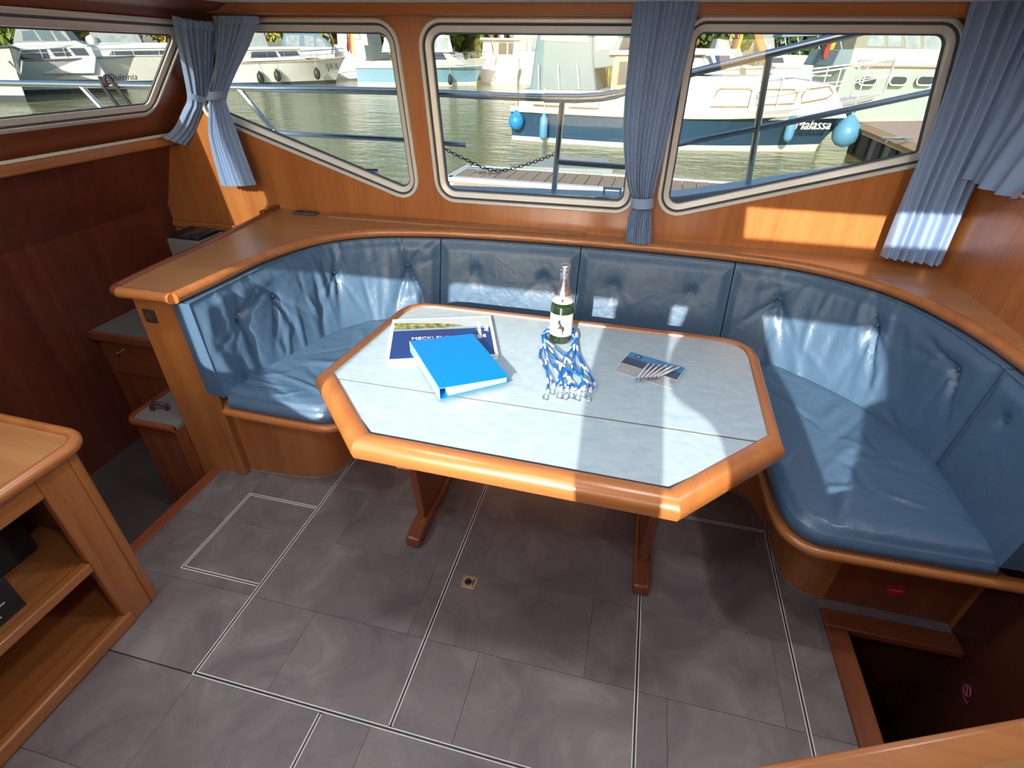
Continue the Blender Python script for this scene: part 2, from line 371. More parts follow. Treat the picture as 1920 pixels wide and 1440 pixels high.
# aft wall, low and far behind the camera, with the twin windows of the other side
AW = [dict(c=[(-1.20, 1.14), (-1.72, 1.34), (-1.72, 1.775), (-1.20, 1.775)][::-1], r=.05),
      dict(c=[(-.10, 1.06), (-1.055, 1.06), (-1.055, 1.79), (-.10, 1.79)][::-1], r=.07),
      dict(c=[(.62, 1.14), (.04, 1.06), (.04, 1.79), (.86, 1.79), (.90, 1.50)][::-1], r=.05)]
def ccw(c):
    a = sum(c[i][0]*c[(i+1) % len(c)][1]-c[(i+1) % len(c)][0]*c[i][1] for i in range(len(c))); return c if a > 0 else c[::-1]
faft = lambda a, b, d: (a, YA-d, b)
mb = fill_holes([(-2.74, -.35), (XR+.03, -.35), (XR+.03, ZC+.03), (-2.74, ZC+.03)], [rpoly(ccw(d['c']), d['r'], -.042) for d in AW], faft, .03)
make('wall_aft', mb, W['mahogany_z'], kind='structure')
def offs(c, d):
    n = len(c); L = []
    for i in range(n):
        a, b = np.array(c[i]), np.array(c[(i+1) % n]); t = (b-a)/np.linalg.norm(b-a); L.append((a-np.array([-t[1], t[0]])*d, t))
    return [tuple(L[i-1][0]+L[i-1][1]*np.linalg.solve(np.array([L[i-1][1], -L[i][1]]).T, L[i][0]-L[i-1][0])[0]) for i in range(n)]
for i, d in enumerate(AW): window(5+i, offs(ccw(d['c']), .047), .09, faft, CLEARGLASS)
# ceiling with an open roof hatch on the right
hat = [(.36, .28), (1.26, .28), (1.26, .745), (.36, .745)]
make('ceiling', fill_holes([(-2.1, YA), (XR+.03, YA), (XR+.03, YF+.03), (-2.1, YF+.03)], [hat], lambda a, b, d: (a, b, ZC+d), .025), CEIL, kind='structure')
mb = MB(); mb.sweep([(x, y, ZC-.008) for x, y in hat], [(-.03, 0), (.0, 0), (.0, .05), (-.03, .05)], closed=True)
make('trim_6', mb, W['teak_x'], kind='structure')
# wooden cornice at the wall tops
mb = MB(); mb.hexa([(rakex(1.81)+.0, YF-.075, 1.812), (XR, YF-.075, 1.812), (XR, YF, 1.806), (rakex(1.81), YF, 1.806), (rakex(1.86), YF-.085, ZC), (XR, YF-.085, ZC), (XR, YF, ZC), (rakex(1.86), YF, ZC)])
make('trim_2', mb, W['teak_x'], bevel=.004, kind='structure')
mb = MB(); mb.hexa([(rakex(1.81), YA, 1.815), (rakex(1.81)+.08, YA, 1.825), (rakex(1.81)+.08, YF-.02, 1.825), (rakex(1.81), YF-.02, 1.815), (rakex(1.86), YA, ZC), (rakex(1.86)+.09, YA, ZC), (rakex(1.86)+.09, YF-.02, ZC), (rakex(1.86), YF-.02, ZC)])
make('trim_3', mb, W['mahogany_y'], bevel=.004, kind='structure')

# ---- floor: sub-floor, slate tiles cut by the hatch panels, metal inlay strips
mb = MB(); mb.box(-1.75, .845, YA, 2.55, -.04, -.006); mb.box(.845, XR, 1.375, 2.55, -.04, -.006); mb.box(.845, XR, YA, .58, -.04, -.006)
floor = make('floor', mb, pm('dark_joint', (.055, .048, .046), .7), kind='structure')
rows = [YA+.0]+[round(.04+.2925*k, 4) for k in range(0, 7)]+[2.2]
panels = [(-1.178, -.503, .63, 1.708), (-.503, .206, .63, 1.708), (.206, .712, .3, 1.708), (-1.517, -1.18, .963, 1.364),
          (-.724, .206, YA, .628), (-1.178, -.724, YA, .628)]
panels[5] = (-1.75, -.724, YA, .628)
rest = [(-1.75, -1.517, .628, 1.75), (-1.517, -1.18, .628, .963), (-1.517, -1.18, 1.364, 1.75), (-1.18, .712, 1.71, 1.95), (.206, .712, YA, .3), (.712, .845, YA, 1.95), (.845, XR-.002, 1.375, 1.6)]
tile_n = 0
for pi_, (x0, x1, y0, y1) in enumerate(panels+rest):
    gap = .0045 if pi_ < 5 else .0
    X0, X1, Y0, Y1 = x0+gap, x1-gap, y0+gap, y1-gap
    for ri in range(len(rows)-1):
        a, b = max(rows[ri], Y0), min(rows[ri+1], Y1)
        if b-a < .012: continue
        off = [-.01, -.445, .0, .25][ri % 4]-3.0
        k = 0
        while off+.61*k < X1:
            p, q = max(off+.61*k, X0), min(off+.61*(k+1), X1); k += 1
            if q-p < .012: continue
            mb = MB(); j = .0004; mb.box(p+j, q-j, a+j, b-j, -.006, 0)
            make('tile', mb, SLATE, floor, bevel=.0005, bseg=1)
STEEL = pm('brushed_inlay', (.90, .88, .85), .35, metal=.0)
def inlay(pts, gapw=.0048, z=.0008, w=.0030):
    for s in (-1, 1):
        mb = MB(); mb.sweep([(x, y, z) for x, y in pts], [(s*gapw-w/2, -.004), (s*gapw+w/2, -.004), (s*gapw+w/2, .0004), (s*gapw-w/2, .0004)]); make('inlay_strip', mb, STEEL, floor)
inlay([(-1.178, 1.715), (-1.178, .63), (.55, .626)]); inlay([(-1.18, 1.708), (.712, 1.708), (.712, .40)]); inlay([(-.503, 1.70), (-.503, .638)]); inlay([(.206, 1.70), (.206, .3)])
inlay([(-1.188, .963), (-1.517, .963), (-1.517, 1.364), (-1.188, 1.364)]); inlay([(-.724, .618), (-.724, YA)])
for pts in (((-1.178, .63), (.55, .626)), ((.206, 1.7), (.206, .3)), ((-1.178, 1.7), (-1.178, .63)), ((-.503, 1.7), (-.503, .64)), ((-1.18, 1.708), (.712, 1.708)), ((.712, 1.7), (.712, .4))):
    (xa, ya), (xb, yb) = pts; mb = MB(); mb.sweep([(xa, ya, .0002), (xb, yb, .0002)], [(-.002, -.003), (.002, -.003), (.002, .0002), (-.002, .0002)]); make('hatch_gap', mb, BLACK, floor)
# pull ring
pr = atz(880, 1092, 0)
e = empty('pull_ring_latch', (pr[0], pr[1], 0), 'small square recessed metal pull ring set in the slate floor', 'latch')
BRASS = pm('brass', (.72, .50, .26), .3, metal=.4)
mb = MB(); R_ = rpoly([(-.028, -.026), (.028, -.026), (.028, .026), (-.028, .026)], .006); mb.slab([(p[0]+pr[0], p[1]+pr[1]) for p in R_], .0004, .003); make('plate', mb, BRASS, e, bevel=.001, bseg=1)
mb = MB(); mb.lathe([(.015, .003), (.015, .0034), (.0, .0034)], 20, (pr[0]-.004, pr[1], 0)); make('ring_recess', mb, BLACK, e)
mb = MB(); mb.tube([(pr[0]-.004+.0125*math.cos(a), pr[1]+.0125*math.sin(a), .0045) for a in np.linspace(0, 2*PI, 20)[:-1]], .0022, 6, closed=True); make('ring', mb, CHROME, e, smooth=True)
mb = MB(); mb.box(pr[0]+.013, pr[0]+.018, pr[1]-.014, pr[1]+.014, .003, .005); make('hinge', mb, CHROME, e)
for sx in (-1, 1):
    for sy in (-1, 1):
        mb = MB(); mb.lathe([(.003, .003), (.002, .0042), (0, .0045)], 8, (pr[0]+sx*.022, pr[1]+sy*.020, 0)); make('screw', mb, CHROME, e)
# wood threshold and lower galley floor, lower wall of the step
mb = MB(); mb.box(-1.80, -1.745, .2, 1.47, -.30, .006); make('trim_4', mb, W['mahogany_y'], bevel=.006, kind='structure')
mb = MB(); mb.box(-2.75, -1.75, YA, YF, -.34, -.30); make('floor_galley', mb, pm('dark_slate_floor', (.085, .070, .068), .5, var=.3, scale=5, bump=.2), kind='structure')
# stairwell on the right
sw = empty('stairwell', (1.06, 1.0, -.9), kind='structure')
mb = MB(); mb.box(.845, XR, 1.30, 1.375, -.02, .012); make('coaming', mb, W['mahogany_x'], sw, bevel=.006)
mb = MB(); mb.box(.845, .918, .50, 1.30, -.02, .012); make('coaming', mb, W['mahogany_y'], sw, bevel=.006)
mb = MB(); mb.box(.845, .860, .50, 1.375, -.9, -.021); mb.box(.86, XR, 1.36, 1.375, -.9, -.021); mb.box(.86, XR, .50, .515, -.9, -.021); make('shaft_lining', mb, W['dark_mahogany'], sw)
mb = MB(); mb.box(.86, XR, .515, 1.36, -.93, -.9); make('shaft_floor', mb, pm('dark_slate_floor', (.1, .1, .1)), sw)
mb = MB(); mb.box(.86, XR, .515, .80, -.45, -.42); make('tread', mb, W['mahogany_x'], sw, bevel=.005)
sp = atx(1815, 1295, XR-.001)
e = empty('no_smoking_sign', tuple(sp), 'small square red outlined sign inside the stairwell on the dark panel', 'sign')
PINK = pm('faded_red_print', (.45, .08, .14), .5)
mb = MB(); mb.box(XR-.003, XR-.0005, sp[1]-.03, sp[1]+.03, sp[2]-.03, sp[2]+.03); make('plate', mb, pm('sign_black', (.05, .012, .02), .5), e)
mb = MB(); q = [(XR-.004, sp[1]+a*.028, sp[2]+b*.028) for a, b in ((-1, -1), (1, -1), (1, 1), (-1, 1))]; mb.tube(q, .0015, 4, closed=True); make('border', mb, PINK, e)
mb = MB(); mb.tube([(XR-.004, sp[1]+.018*math.cos(a), sp[2]+.018*math.sin(a)) for a in np.linspace(0, 2*PI, 20)[:-1]], .0022, 5, closed=True); mb.tube([(XR-.004, sp[1]-.012, sp[2]-.012), (XR-.004, sp[1]+.012, sp[2]+.012)], .002, 5); make('symbol', mb, PINK, e)

# fill lamps added out of view in the headliner to brighten the cabin
for i, (x, y) in enumerate(((-1.55, .95), (-.75, 1.1), (.15, 1.1), (-.3, .25), (-1.4, .2), (.95, 1.35))):
    e = empty('fill_lamp', (x, y, ZC-.03), 'round white dome lamp added unseen in the headliner to brighten the cabin', 'lamp', 'added fill lamps')
    mb = MB(); mb.lathe([(.085, ZC-.001), (.085, ZC-.014), (.078, ZC-.018), (.07, ZC-.014), (.07, ZC-.001)], 28, (x, y, 0)); make('fill_rim', mb, CHROME, e, smooth=True)
    mb = MB(); mb.lathe([(.069, ZC-.012), (.06, ZC-.024), (.035, ZC-.031), (0.001, ZC-.033)], 24, (x, y, 0)); make('fill_dome', mb, FILL_MAT, e, smooth=True)
    ld = bpy.data.lights.new('fill_light', 'AREA'); ld.shape = 'DISK'; ld.size = .14; ld.energy = FILL_W; ld.color = (.93, .95, 1.0); ld.spread = PI
    lo = bpy.data.objects.new('fill_light', ld); COL.objects.link(lo); lo.parent = e; lo.location = (0, 0, -.012)

# ================================================================ BENCH
seat_F = [(-1.56, 1.425), (-1.15, 1.422), (-1.075, 1.435), (-1.035, 1.48), (-1.02, 1.60), (-.98, 1.74), (-.86, 1.80), (-.5, 1.81), (0.1, 1.81), (.42, 1.79), (.53, 1.72), (.572, 1.58), (.578, 1.44), (.598, 1.32), (.655, 1.262), (.74, 1.252), (1.27, 1.262)]
base_P = [(-1.64, 1.50), (-1.34, 1.52), (-1.24, 1.555), (-1.19, 1.63), (-1.17, 1.80), (-1.0, 1.93), (.55, 1.93), (.70, 1.80), (.722, 1.60), (.742, 1.48), (.80, 1.428), (.86, 1.42)]
bench = empty('corner_bench', (-.2, 2.0, 0), 'orange wooden U-shaped bench base with rounded seat trim around the table', 'bench')
def spl2(pts, n): return [tuple(p) for p in spline(pts, n)]
bp = spl2(base_P, 90)
mb = MB(); mb.sweep(bp, [(0, 0), (.018, 0), (.018, .385), (0, .385)]); make('base_panel', mb, W['teak_z'], bench, smooth=True, angle=50)
mb = MB(); mb.sweep(bp, [(-.001, 0), (-.006, 0), (-.006, .006), (-.001, .008)]); make('floor_seal', mb, pm('grey_sealant', (.22, .21, .22), .5), bench)
mb = MB(); mb.box(.862, XR-.002, 1.42, 1.44, 0, .385); dr = make('base_door', mb, W['mahogany_z'], bench, bevel=.002)
mb = MB(); mb.box(.857, .864, 1.414, 1.425, .002, .38); make('door_edge_bead', mb, W['teak_z'], dr)
for dx in (0, .014):
    mb = MB(); mb.lathe([(.003, 0), (.003, .002), (0, .003)], 8); mb.v = [(1.02+dx+p[0], 1.4195-p[2], .285+p[1]) for p in mb.v]; make('screw', mb, CHROME, dr)
# seat board + half-round nosing
F2 = spline(seat_F, 120)
back_b = [(-1.545, 1.43), (-1.50, 1.65), (-1.44, 1.87), (-1.36, 2.08), (-1.20, 2.24), (-.94, 2.325), (-.60, 2.35), (-.24, 2.36), (.10, 2.35), (.46, 2.325), (.68, 2.265), (.88, 2.11), (1.035, 1.93), (1.095, 1.79), (1.129, 1.676), (1.138, 1.34), (1.14, 1.255)]
back_t = [(-1.585, 1.43), (-1.575, 1.65), (-1.55, 1.89), (-1.47, 2.17), (-1.27, 2.335), (-.94, 2.43), (-.60, 2.465), (-.24, 2.48), (.10, 2.478), (.465, 2.458), (.73, 2.412), (.93, 2.29), (1.075, 2.13), (1.15, 1.92), (1.189, 1.678), (1.20, 1.34), (1.20, 1.255)]
B2 = spline(back_b, 120)
bo = B2+0
mb = MB(); mb.grid(np.stack([np.c_[F2, np.full(120, .418)], np.c_[np.clip(bo[:, 0]*1.05, -1.6, XR-.01), bo[:, 1]*1.03, np.full(120, .418)]], 1)); mb.grid(np.stack([np.c_[F2, np.full(120, .39)], np.c_[np.clip(bo[:, 0]*1.05, -1.6, XR-.01), bo[:, 1]*1.03, np.full(120, .39)]], 1), flip=True)
make('seat_board', mb, W['teak_x'], bench, fix=False)
hr = [(.0, .390), (-.008, .391), (-.014, .396), (-.017, .405), (-.014, .415), (-.008, .421), (0, .423), (.02, .423), (.02, .390)]
mb = MB(); mb.sweep([tuple(p) for p in F2], hr); make('seat_nosing', mb, W['teak_x'], bench, smooth=True, angle=60)
# end panel (left), its edge trim and the outer side panel
mb = MB(); mb.box(-1.865, -1.655, 1.472, 1.512, -.30, .90); ep = make('end_panel', mb, W['teak_z'], bench, bevel=.004)
mb = MB(); mb.box(-1.655, -1.612, 1.462, 1.515, 0, .90); make('edge_post', mb, W['teak_z'], bench, bevel=.010, bseg=3)
mb = MB(); mb.box(-1.865, -1.845, 1.512, YF-.01, -.30, .90); make('side_panel', mb, W['mahogany_z'], bench)
mb = MB(); sp = aty(283, 592, 1.472)
e = empty('wall_switch', tuple(sp), 'small square dark brown light switch on the bench end panel', 'switch')
mb.box(sp[0]-.026, sp[0]+.026, 1.464, 1.4718, sp[2]-.028, sp[2]+.028); make('plate', mb, pm('brown_plastic', (.06, .04, .035), .4), e, bevel=.003)
mb = MB(); mb.lathe([(.017, 0), (.017, .003), (.014, .005), (0, .005)], 20); mb.v = [(sp[0]+p[0], 1.464-p[2], sp[2]+p[1]) for p in mb.v]; make('button', mb, pm('brown_button', (.08, .055, .045), .35), e, smooth=True)

# ledge behind the backrests
nose = [(-1.60, 1.415), (-1.585, 1.6), (-1.56, 1.9), (-1.46, 2.17), (-1.265, 2.337), (-.935, 2.432), (-.60, 2.472), (-.246, 2.489), (.154, 2.487), (.464, 2.463), (.72, 2.415), (.91, 2.315), (1.052, 2.171), (1.146, 1.969), (1.195, 1.76), (1.215, 1.5), (1.22, 1.22)]
N2 = spline(nose, 130)
ol = [(-1.86, 1.415), (-1.885, 1.65), (-1.90, 1.99), (-1.95, 2.45), (-1.97, YF), (-1.4, YF), (-.9, YF), (-.3, YF), (.2, YF), (.6, YF), (1.0, YF), (XR, YF), (XR, 2.3), (XR, 2.0), (XR, 1.8), (XR, 1.5), (XR, 1.22)]
def polyres(pts, n):
    P = np.array(pts, float); i = np.linspace(0, len(P)-1, n); a = np.floor(i).astype(int).clip(0, len(P)-2); u = (i-a)[:, None]; return P[a]*(1-u)+P[a+1]*u
O2 = polyres(ol, 130)
ledge = empty('bench_ledge', (-.3, 2.5, .9), 'wide polished wooden ledge curving behind the blue backrests under the windows', 'ledge')
for z, fl in ((.928, False), (.902, True)):
    pass
mb = MB(); mb.grid(np.stack([np.c_[N2, np.full(130, .928)], np.c_[O2, np.full(130, .928)]], 1)); mb.grid(np.stack([np.c_[N2, np.full(130, .902)], np.c_[O2, np.full(130, .902)]], 1), flip=True)
make('ledge_board', mb, W['ledge_wood'], ledge, fix=False)
hr2 = [(.012, .897), (-.008, .897), (-.018, .903), (-.024, .915), (-.021, .929), (-.010, .937), (.006, .938), (.016, .934), (.018, .928)]
mb = MB(); mb.sweep([tuple(p) for p in N2], hr2); make('inner_nosing', mb, W['teak_x'], ledge, smooth=True, angle=60)
op = spline([(-1.83, 1.412), (-1.858, 1.425), (-1.868, 1.46), (-1.885, 1.65), (-1.90, 1.99), (-1.945, 2.43)], 40)[::-1]
mb = MB(); mb.sweep([tuple(p) for p in op], hr2); make('outer_nosing', mb, W['mahogany_y'], ledge, smooth=True, angle=60)
mb = MB(); mb.sweep([(-1.83, 1.412), (-1.60, 1.412)], hr2); make('end_nosing', mb, W['teak_x'], ledge, smooth=True, angle=60)
mb = MB(); mb.box(-1.97, -1.945, 2.43, YF-.002, .86, .95); make('end_cheek', mb, W['mahogany_y'], ledge, bevel=.004)
# bits on the ledge
so_ = atz(574, 400, .93)
e = empty('ledge_socket', (so_[0], so_[1], .929), 'flat dark grey socket plate lying on the wooden ledge below the curtain', 'socket')
mb = MB(); mb.box(so_[0]-.065, so_[0]+.065, so_[1]-.028, so_[1]+.028, .9285, .938); make('plate', mb, pm('dark_grey_plate', (.09, .085, .08), .5), e, bevel=.003)
for s in (-1, 1):
    mb = MB(); mb.box(so_[0]+s*.03-.018, so_[0]+s*.03+.018, so_[1]-.016, so_[1]+.016, .938, .9395); make('flap', mb, BLACK, e)
s0 = atz(620, 406, .93); s1 = atz(1095, 442, .93)
mb = MB(); mb.hexa([(s0[0], s0[1]-.02, .9285), (s1[0], YF-.06, .9285), (s1[0], YF-.004, .9285), (s0[0], YF-.03, .9285), (s0[0], s0[1]-.02, .938), (s1[0], YF-.06, .938), (s1[0], YF-.004, .938), (s0[0], YF-.03, .938)])
make('wooden_strip', mb, wood('pale_strip', (.42, .2, .075), (.3, .13, .045), 'x'), label='long thin loose wooden strip lying on the ledge against the window wall', cat='strip')

# ================================================================ CUSHIONS
def smooth01(a): a = np.clip(a, 0, 1); return a*a*(3-2*a)
def back_cushion(i0, i1, buttons_px, wr, label, seed):
    rng = np.random.RandomState(seed)
    nb = 17
    dense_b = spline(back_b, 16*24+1); dense_t = spline(back_t, 16*24+1)
    # parameter by original index: resample each between control points
    def seg(ctrl):
        full = []
        P = np.array(ctrl, float)
        for k in range(i0, i1):
            p0 = P[max(k-1, 0)]; p1 = P[k]; p2 = P[k+1]; p3 = P[min(k+2, len(P)-1)]
            l0 = np.linalg.norm(p1-p0) or 1; l1 = np.linalg.norm(p2-p1); l2 = np.linalg.norm(p3-p2) or 1
            m1 = (p2-p0)/(l0+l1)*l1 if k > 0 else p2-p1; m2 = (p3-p1)/(l1+l2)*l1 if k+2 < len(P) else p2-p1
            for u in np.linspace(0, 1, 41)[(1 if k > i0 else 0):]:
                full.append((2*u**3-3*u*u+1)*p1+(u**3-2*u*u+u)*m1+(-2*u**3+3*u*u)*p2+(u**3-u*u)*m2)
        return np.array(full)
    b = seg(back_b); t = seg(back_t); n = len(b)
    L = np.r_[0, np.cumsum(np.linalg.norm(np.diff((b+t)/2, axis=0), axis=1))]
    nu = int(L[-1]/.010)+2; us = np.linspace(0, L[-1], nu)
    b = np.c_[np.interp(us, L, b[:, 0]), np.interp(us, L, b[:, 1])]; t = np.c_[np.interp(us, L, t[:, 0]), np.interp(us, L, t[:, 1])]
    tg = np.gradient((b+t)/2, axis=0); tg /= np.linalg.norm(tg, axis=1)[:, None]; nr = np.c_[tg[:, 1], -tg[:, 0]]     # towards the table (right of path)
    z0, z1 = .475, .893; nv = 46; vv = np.linspace(0, 1, nv)
    # shrink a little at the seams
    eps = .0025
    base = np.zeros((nu, nv, 3))
    bt = t+nr*.032
    base[:, :, :2] = b[:, None]*(1-vv)[None, :, None]+bt[:, None]*vv[None, :, None]; base[:, :, 2] = z0+(z1-z0)*vv
    U = us[:, None]*np.ones((1, nv)); V = np.ones((nu, 1))*((z1-z0)*vv)[None]
    Hh = z1-z0; Lt = L[-1]
    edge = np.minimum.reduce([U, Lt-U, V+.05, Hh-V])
    h = .016*smooth01(edge/.05)-.004
    bt3 = []
    px = proj(base)
    for (bx, by) in buttons_px:
        k = np.argmin(np.hypot(px[..., 0]-bx, px[..., 1]-by)); bu, bv = U.flat[k], V.flat[k]
        du, dv = U-bu, V-bv; r = np.hypot(du, dv); th = np.arctan2(dv, du)
        h += -.017*np.exp(-(r/.020)**2)-.007*np.exp(-(r/.06)**2)
        if wr > 0:
            c = np.zeros_like(r)
            for q in range(9):
                a0 = rng.uniform(-PI, PI) if q > 4 else rng.uniform(-2.4, -.7)      # more creases below the button
                da = np.abs((th-a0+PI) % (2*PI)-PI); rl = rng.uniform(.10, .22)
                c += rng.uniform(.5, 1)*np.exp(-(da*r/ (.007+.05*r))**2)*np.exp(-(r/rl)**2)*smooth01(r/.02)
            h -= wr*.0075*c
        bt3.append((bu, bv))
    if wr > 0:
        for q in range(int(Lt/.055)):     # slack vertical folds
            c0 = rng.uniform(0, Lt); tilt = rng.uniform(-.35, .35); w = rng.uniform(.010, .022); vc = rng.uniform(.0, .35)*Hh/.42; vl = rng.uniform(.06, .16)
            dU = U-c0-tilt*(V-vc); h += wr*rng.choice([-1, 1])*rng.uniform(.002, .0055)*np.exp(-(dU/w)**2)*np.exp(-((V-vc)/vl)**2)*smooth01(edge/.03)
        for q in range(int(Lt/.04)):      # gathers at the top seam
            c0 = rng.uniform(0, Lt); w = rng.uniform(.006, .012); h += wr*rng.uniform(-.003, .003)*np.exp(-((U-c0)/w)**2)*np.exp(-((Hh-V)/.07)**2)
        for q in range(int(Lt*18)):
            c0 = rng.uniform(0, Lt); vc = rng.uniform(0, Hh); a = rng.uniform(0, PI); dx = (U-c0)*math.cos(a)+(V-vc)*math.sin(a); dy = -(U-c0)*math.sin(a)+(V-vc)*math.cos(a)
            h += wr*rng.uniform(-.003, .003)*np.exp(-(dx/.06)**2-(dy/.014)**2)*smooth01(edge/.03)
    front = base.copy(); front[:, :, :2] += nr[:, None]*h[..., None]
    lo = .0025/ max(Lt, .1)
    # side rings: front edge -> back
    thick = .095
    backg = base.copy(); backg[:, :, :2] -= nr[:, None]*thick; 
    sh = tg*eps; front[0, :, :2] += sh[0]; front[-1, :, :2] -= sh[-1]; backg[0, :, :2] += sh[0]; backg[-1, :, :2] -= sh[-1]
    mb = MB(); mb.grid(front); mb.grid(backg, flip=True)
    def strip(A, Bk, m=4, bulge=.006, out=None):
        G = np.stack([A*(1-k/m)+Bk*(k/m) for k in range(m+1)], 1)
        if out is not None: G = G+out[:, None]*np.array([bulge*math.sin(PI*k/m) for k in range(m+1)])[None, :, None]
        mb.grid(G)
    up = np.zeros((nu, 3)); up[:, 2] = 1
    strip(front[:, -1], backg[:, -1], out=up*.5); strip(front[:, 0], backg[:, 0]); strip(front[0], backg[0], out=-np.r_[tg[0], 0][None]*np.ones((nv, 1))*.5); strip(front[-1], backg[-1])
    e = empty('back_cushion', tuple(base[nu//2, 0]), label, 'cushion', 'blue backrest cushions')
    make('cover', mb, VINYL, e, smooth=True, angle=50)
    mb = MB(); mb.tube([tuple(p) for p in np.r_[front[:, -1]+np.array([0, 0, .001])]], .0035, 6); make('piping', mb, VINYL, e, smooth=True)
    if i0 == 0:
        mb = MB(); mb.tube([tuple(p) for p in front[0]], .0035, 6); make('piping', mb, VINYL, e, smooth=True)
    for bu, bv in bt3:
        i = int(round(bu/Lt*(nu-1))); j = int(round(bv/Hh*(nv-1))); p = front[i, j]; nn = np.r_[nr[i], .15]; nn /= np.linalg.norm(nn)
        q = Vector(nn).to_track_quat('Z', 'Y').to_matrix(); mb = MB(); mb.lathe([(.0085, -.002), (.0085, .002), (.006, .0055), (.002, .007), (0, .0072)], 14)
        mb.v = [tuple(np.array(q @ Vector(v))+p) for v in mb.v]; make('button', mb, VINYL, e, smooth=True)
back_cushion(0, 5, [(447, 597), (517, 557), (630, 512), (763, 497)], 1.7, 'blue creased backrest cushion with four buttons curving round the corner by the end panel', 3)
back_cushion(5, 7, [(893, 508), (1020, 521)], .25, 'smooth dark blue backrest cushion with two buttons behind the atlas and bottle', 5)
back_cushion(7, 9, [(1151, 535), (1296, 547)], .25, 'smooth dark blue backrest cushion with two buttons behind the leaflets', 8)
back_cushion(9, 14, [(1463, 563), (1642, 612), (1791, 694)], 1.5, 'large blue creased corner backrest cushion with three buttons beside the right wall', 11)
back_cushion(14, 16, [(1882, 790)], .2, 'plain blue backrest cushion with one button along the right wall by the stairwell', 14)

def seat_cushion(Fp, Bp, label, seed, wr, endcap0=True):
    rng = np.random.RandomState(seed); nu = 110; nv = 60
    Fc = spline(Fp, nu); Bc = spline(Bp, nu); vv = np.linspace(0, 1, nv)
    X = Fc[:, None]*(1-vv)[None, :, None]+Bc[:, None]*vv[None, :, None]
    lu = np.r_[0, np.cumsum(np.linalg.norm(np.diff(X[:, nv//3], axis=0), axis=1))]; wv = np.linalg.norm(Fc-Bc, axis=1)
    U = lu[:, None]*np.ones((1, nv)); V = wv[:, None]*vv[None]
    Lt = lu[-1]; edge = np.minimum.reduce([V+.0, U, Lt-U, wv[:, None]-V+.05])
    z = .497+.012*smooth01(edge/.10)-.022*(1-smooth01(edge/.035))
    for q in range(int(26*wr)):
        cu, cv = rng.uniform(0, Lt), rng.uniform(.0, .5); a = rng.normal(PI/2 if rng.rand() < .6 else 0, .5); dx = (U-cu)*math.cos(a)+(V-cv)*math.sin(a); dy = -(U-cu)*math.sin(a)+(V-cv)*math.cos(a)
        z += rng.uniform(-.011, .011)*np.exp(-(dx/rng.uniform(.05, .14))**2-(dy/rng.uniform(.008, .02))**2)*smooth01(edge/.04)
    G = np.dstack([X, z])
    mb = MB(); mb.grid(G)
    low = np.dstack([X, np.full_like(z, .4245)]); mb.grid(low, flip=True)
    def side(A, B, n_out):
        m = 5; mb.grid(np.stack([A*(1-k/m)+B*(k/m)+n_out*.012*math.sin(PI*k/m) for k in range(m+1)], 1))
    tgF = np.gradient(Fc, axis=0); tgF /= np.linalg.norm(tgF, axis=1)[:, None]+1e-9; nF = np.c_[tgF[:, 1], -tgF[:, 0], np.zeros(nu)]
    side(G[:, 0], low[:, 0], nF); side(G[:, -1], low[:, -1], np.zeros((nu, 3)))
    side(G[0], low[0], np.zeros((nv, 3))); side(G[-1], low[-1], np.zeros((nv, 3)))
    e = empty('seat_cushion', (float(X[nu//2, nv//2, 0]), float(X[nu//2, nv//2, 1]), .4245), label, 'cushion', 'blue seat cushions')
    make('cover', mb, VINYL, e, smooth=True, angle=60)
seat_cushion([(-1.53, 1.432), (-1.16, 1.428), (-1.085, 1.442), (-1.045, 1.49), (-1.03, 1.60), (-.99, 1.75), (-.87, 1.81), (-.80, 1.815)],
             [(-1.542, 1.445), (-1.53, 1.5), (-1.515, 1.58), (-1.49, 1.70), (-1.44, 1.87), (-1.36, 2.08), (-1.20, 2.24), (-.94, 2.325)], 'blue seat cushion of the bench beside the wooden end panel', 21, 1.6)
seat_cushion([(-.797, 1.815), (-.5, 1.82), (0, 1.82), (.36, 1.81)], [(-.937, 2.325), (-.60, 2.35), (.1, 2.35), (.46, 2.325)], 'blue seat cushion of the bench hidden mostly behind the table', 22, .3)
seat_cushion([(.363, 1.81), (.43, 1.80), (.54, 1.73), (.582, 1.59), (.588, 1.45), (.608, 1.328), (.662, 1.272), (.745, 1.262), (1.0, 1.266), (1.15, 1.27)],
             [(.463, 2.325), (.68, 2.265), (.88, 2.11), (1.035, 1.93), (1.095, 1.79), (1.129, 1.676), (1.135, 1.52), (1.139, 1.40), (1.14, 1.33), (1.15, 1.28)], 'wide blue wrinkled seat cushion of the bench above the red sticker', 23, 2.0)
mb = MB(); rs = aty(1680, 1107, 1.419)
mb.lathe([(.027, 0), (.027, .0008), (0, .0008)], 28); mb.v = [(rs[0]+p[0], 1.4195-p[2], rs[2]+p[1]) for p in mb.v]
e = empty('round_sticker', (rs[0], 1.419, rs[2]-.027), 'round red sticker with white lettering on the dark bench door', 'sticker'); make('disc', mb, pm('red_sticker', (.62, .015, .05), .4), e)
text('Feuerlöscher', .0085, pm('white_print', (.85, .85, .82), .5), (rs[0], 1.4184, rs[2]-.003), (1, 0, 0), (0, 0, 1), e, extrude=.0002, align='CENTER')
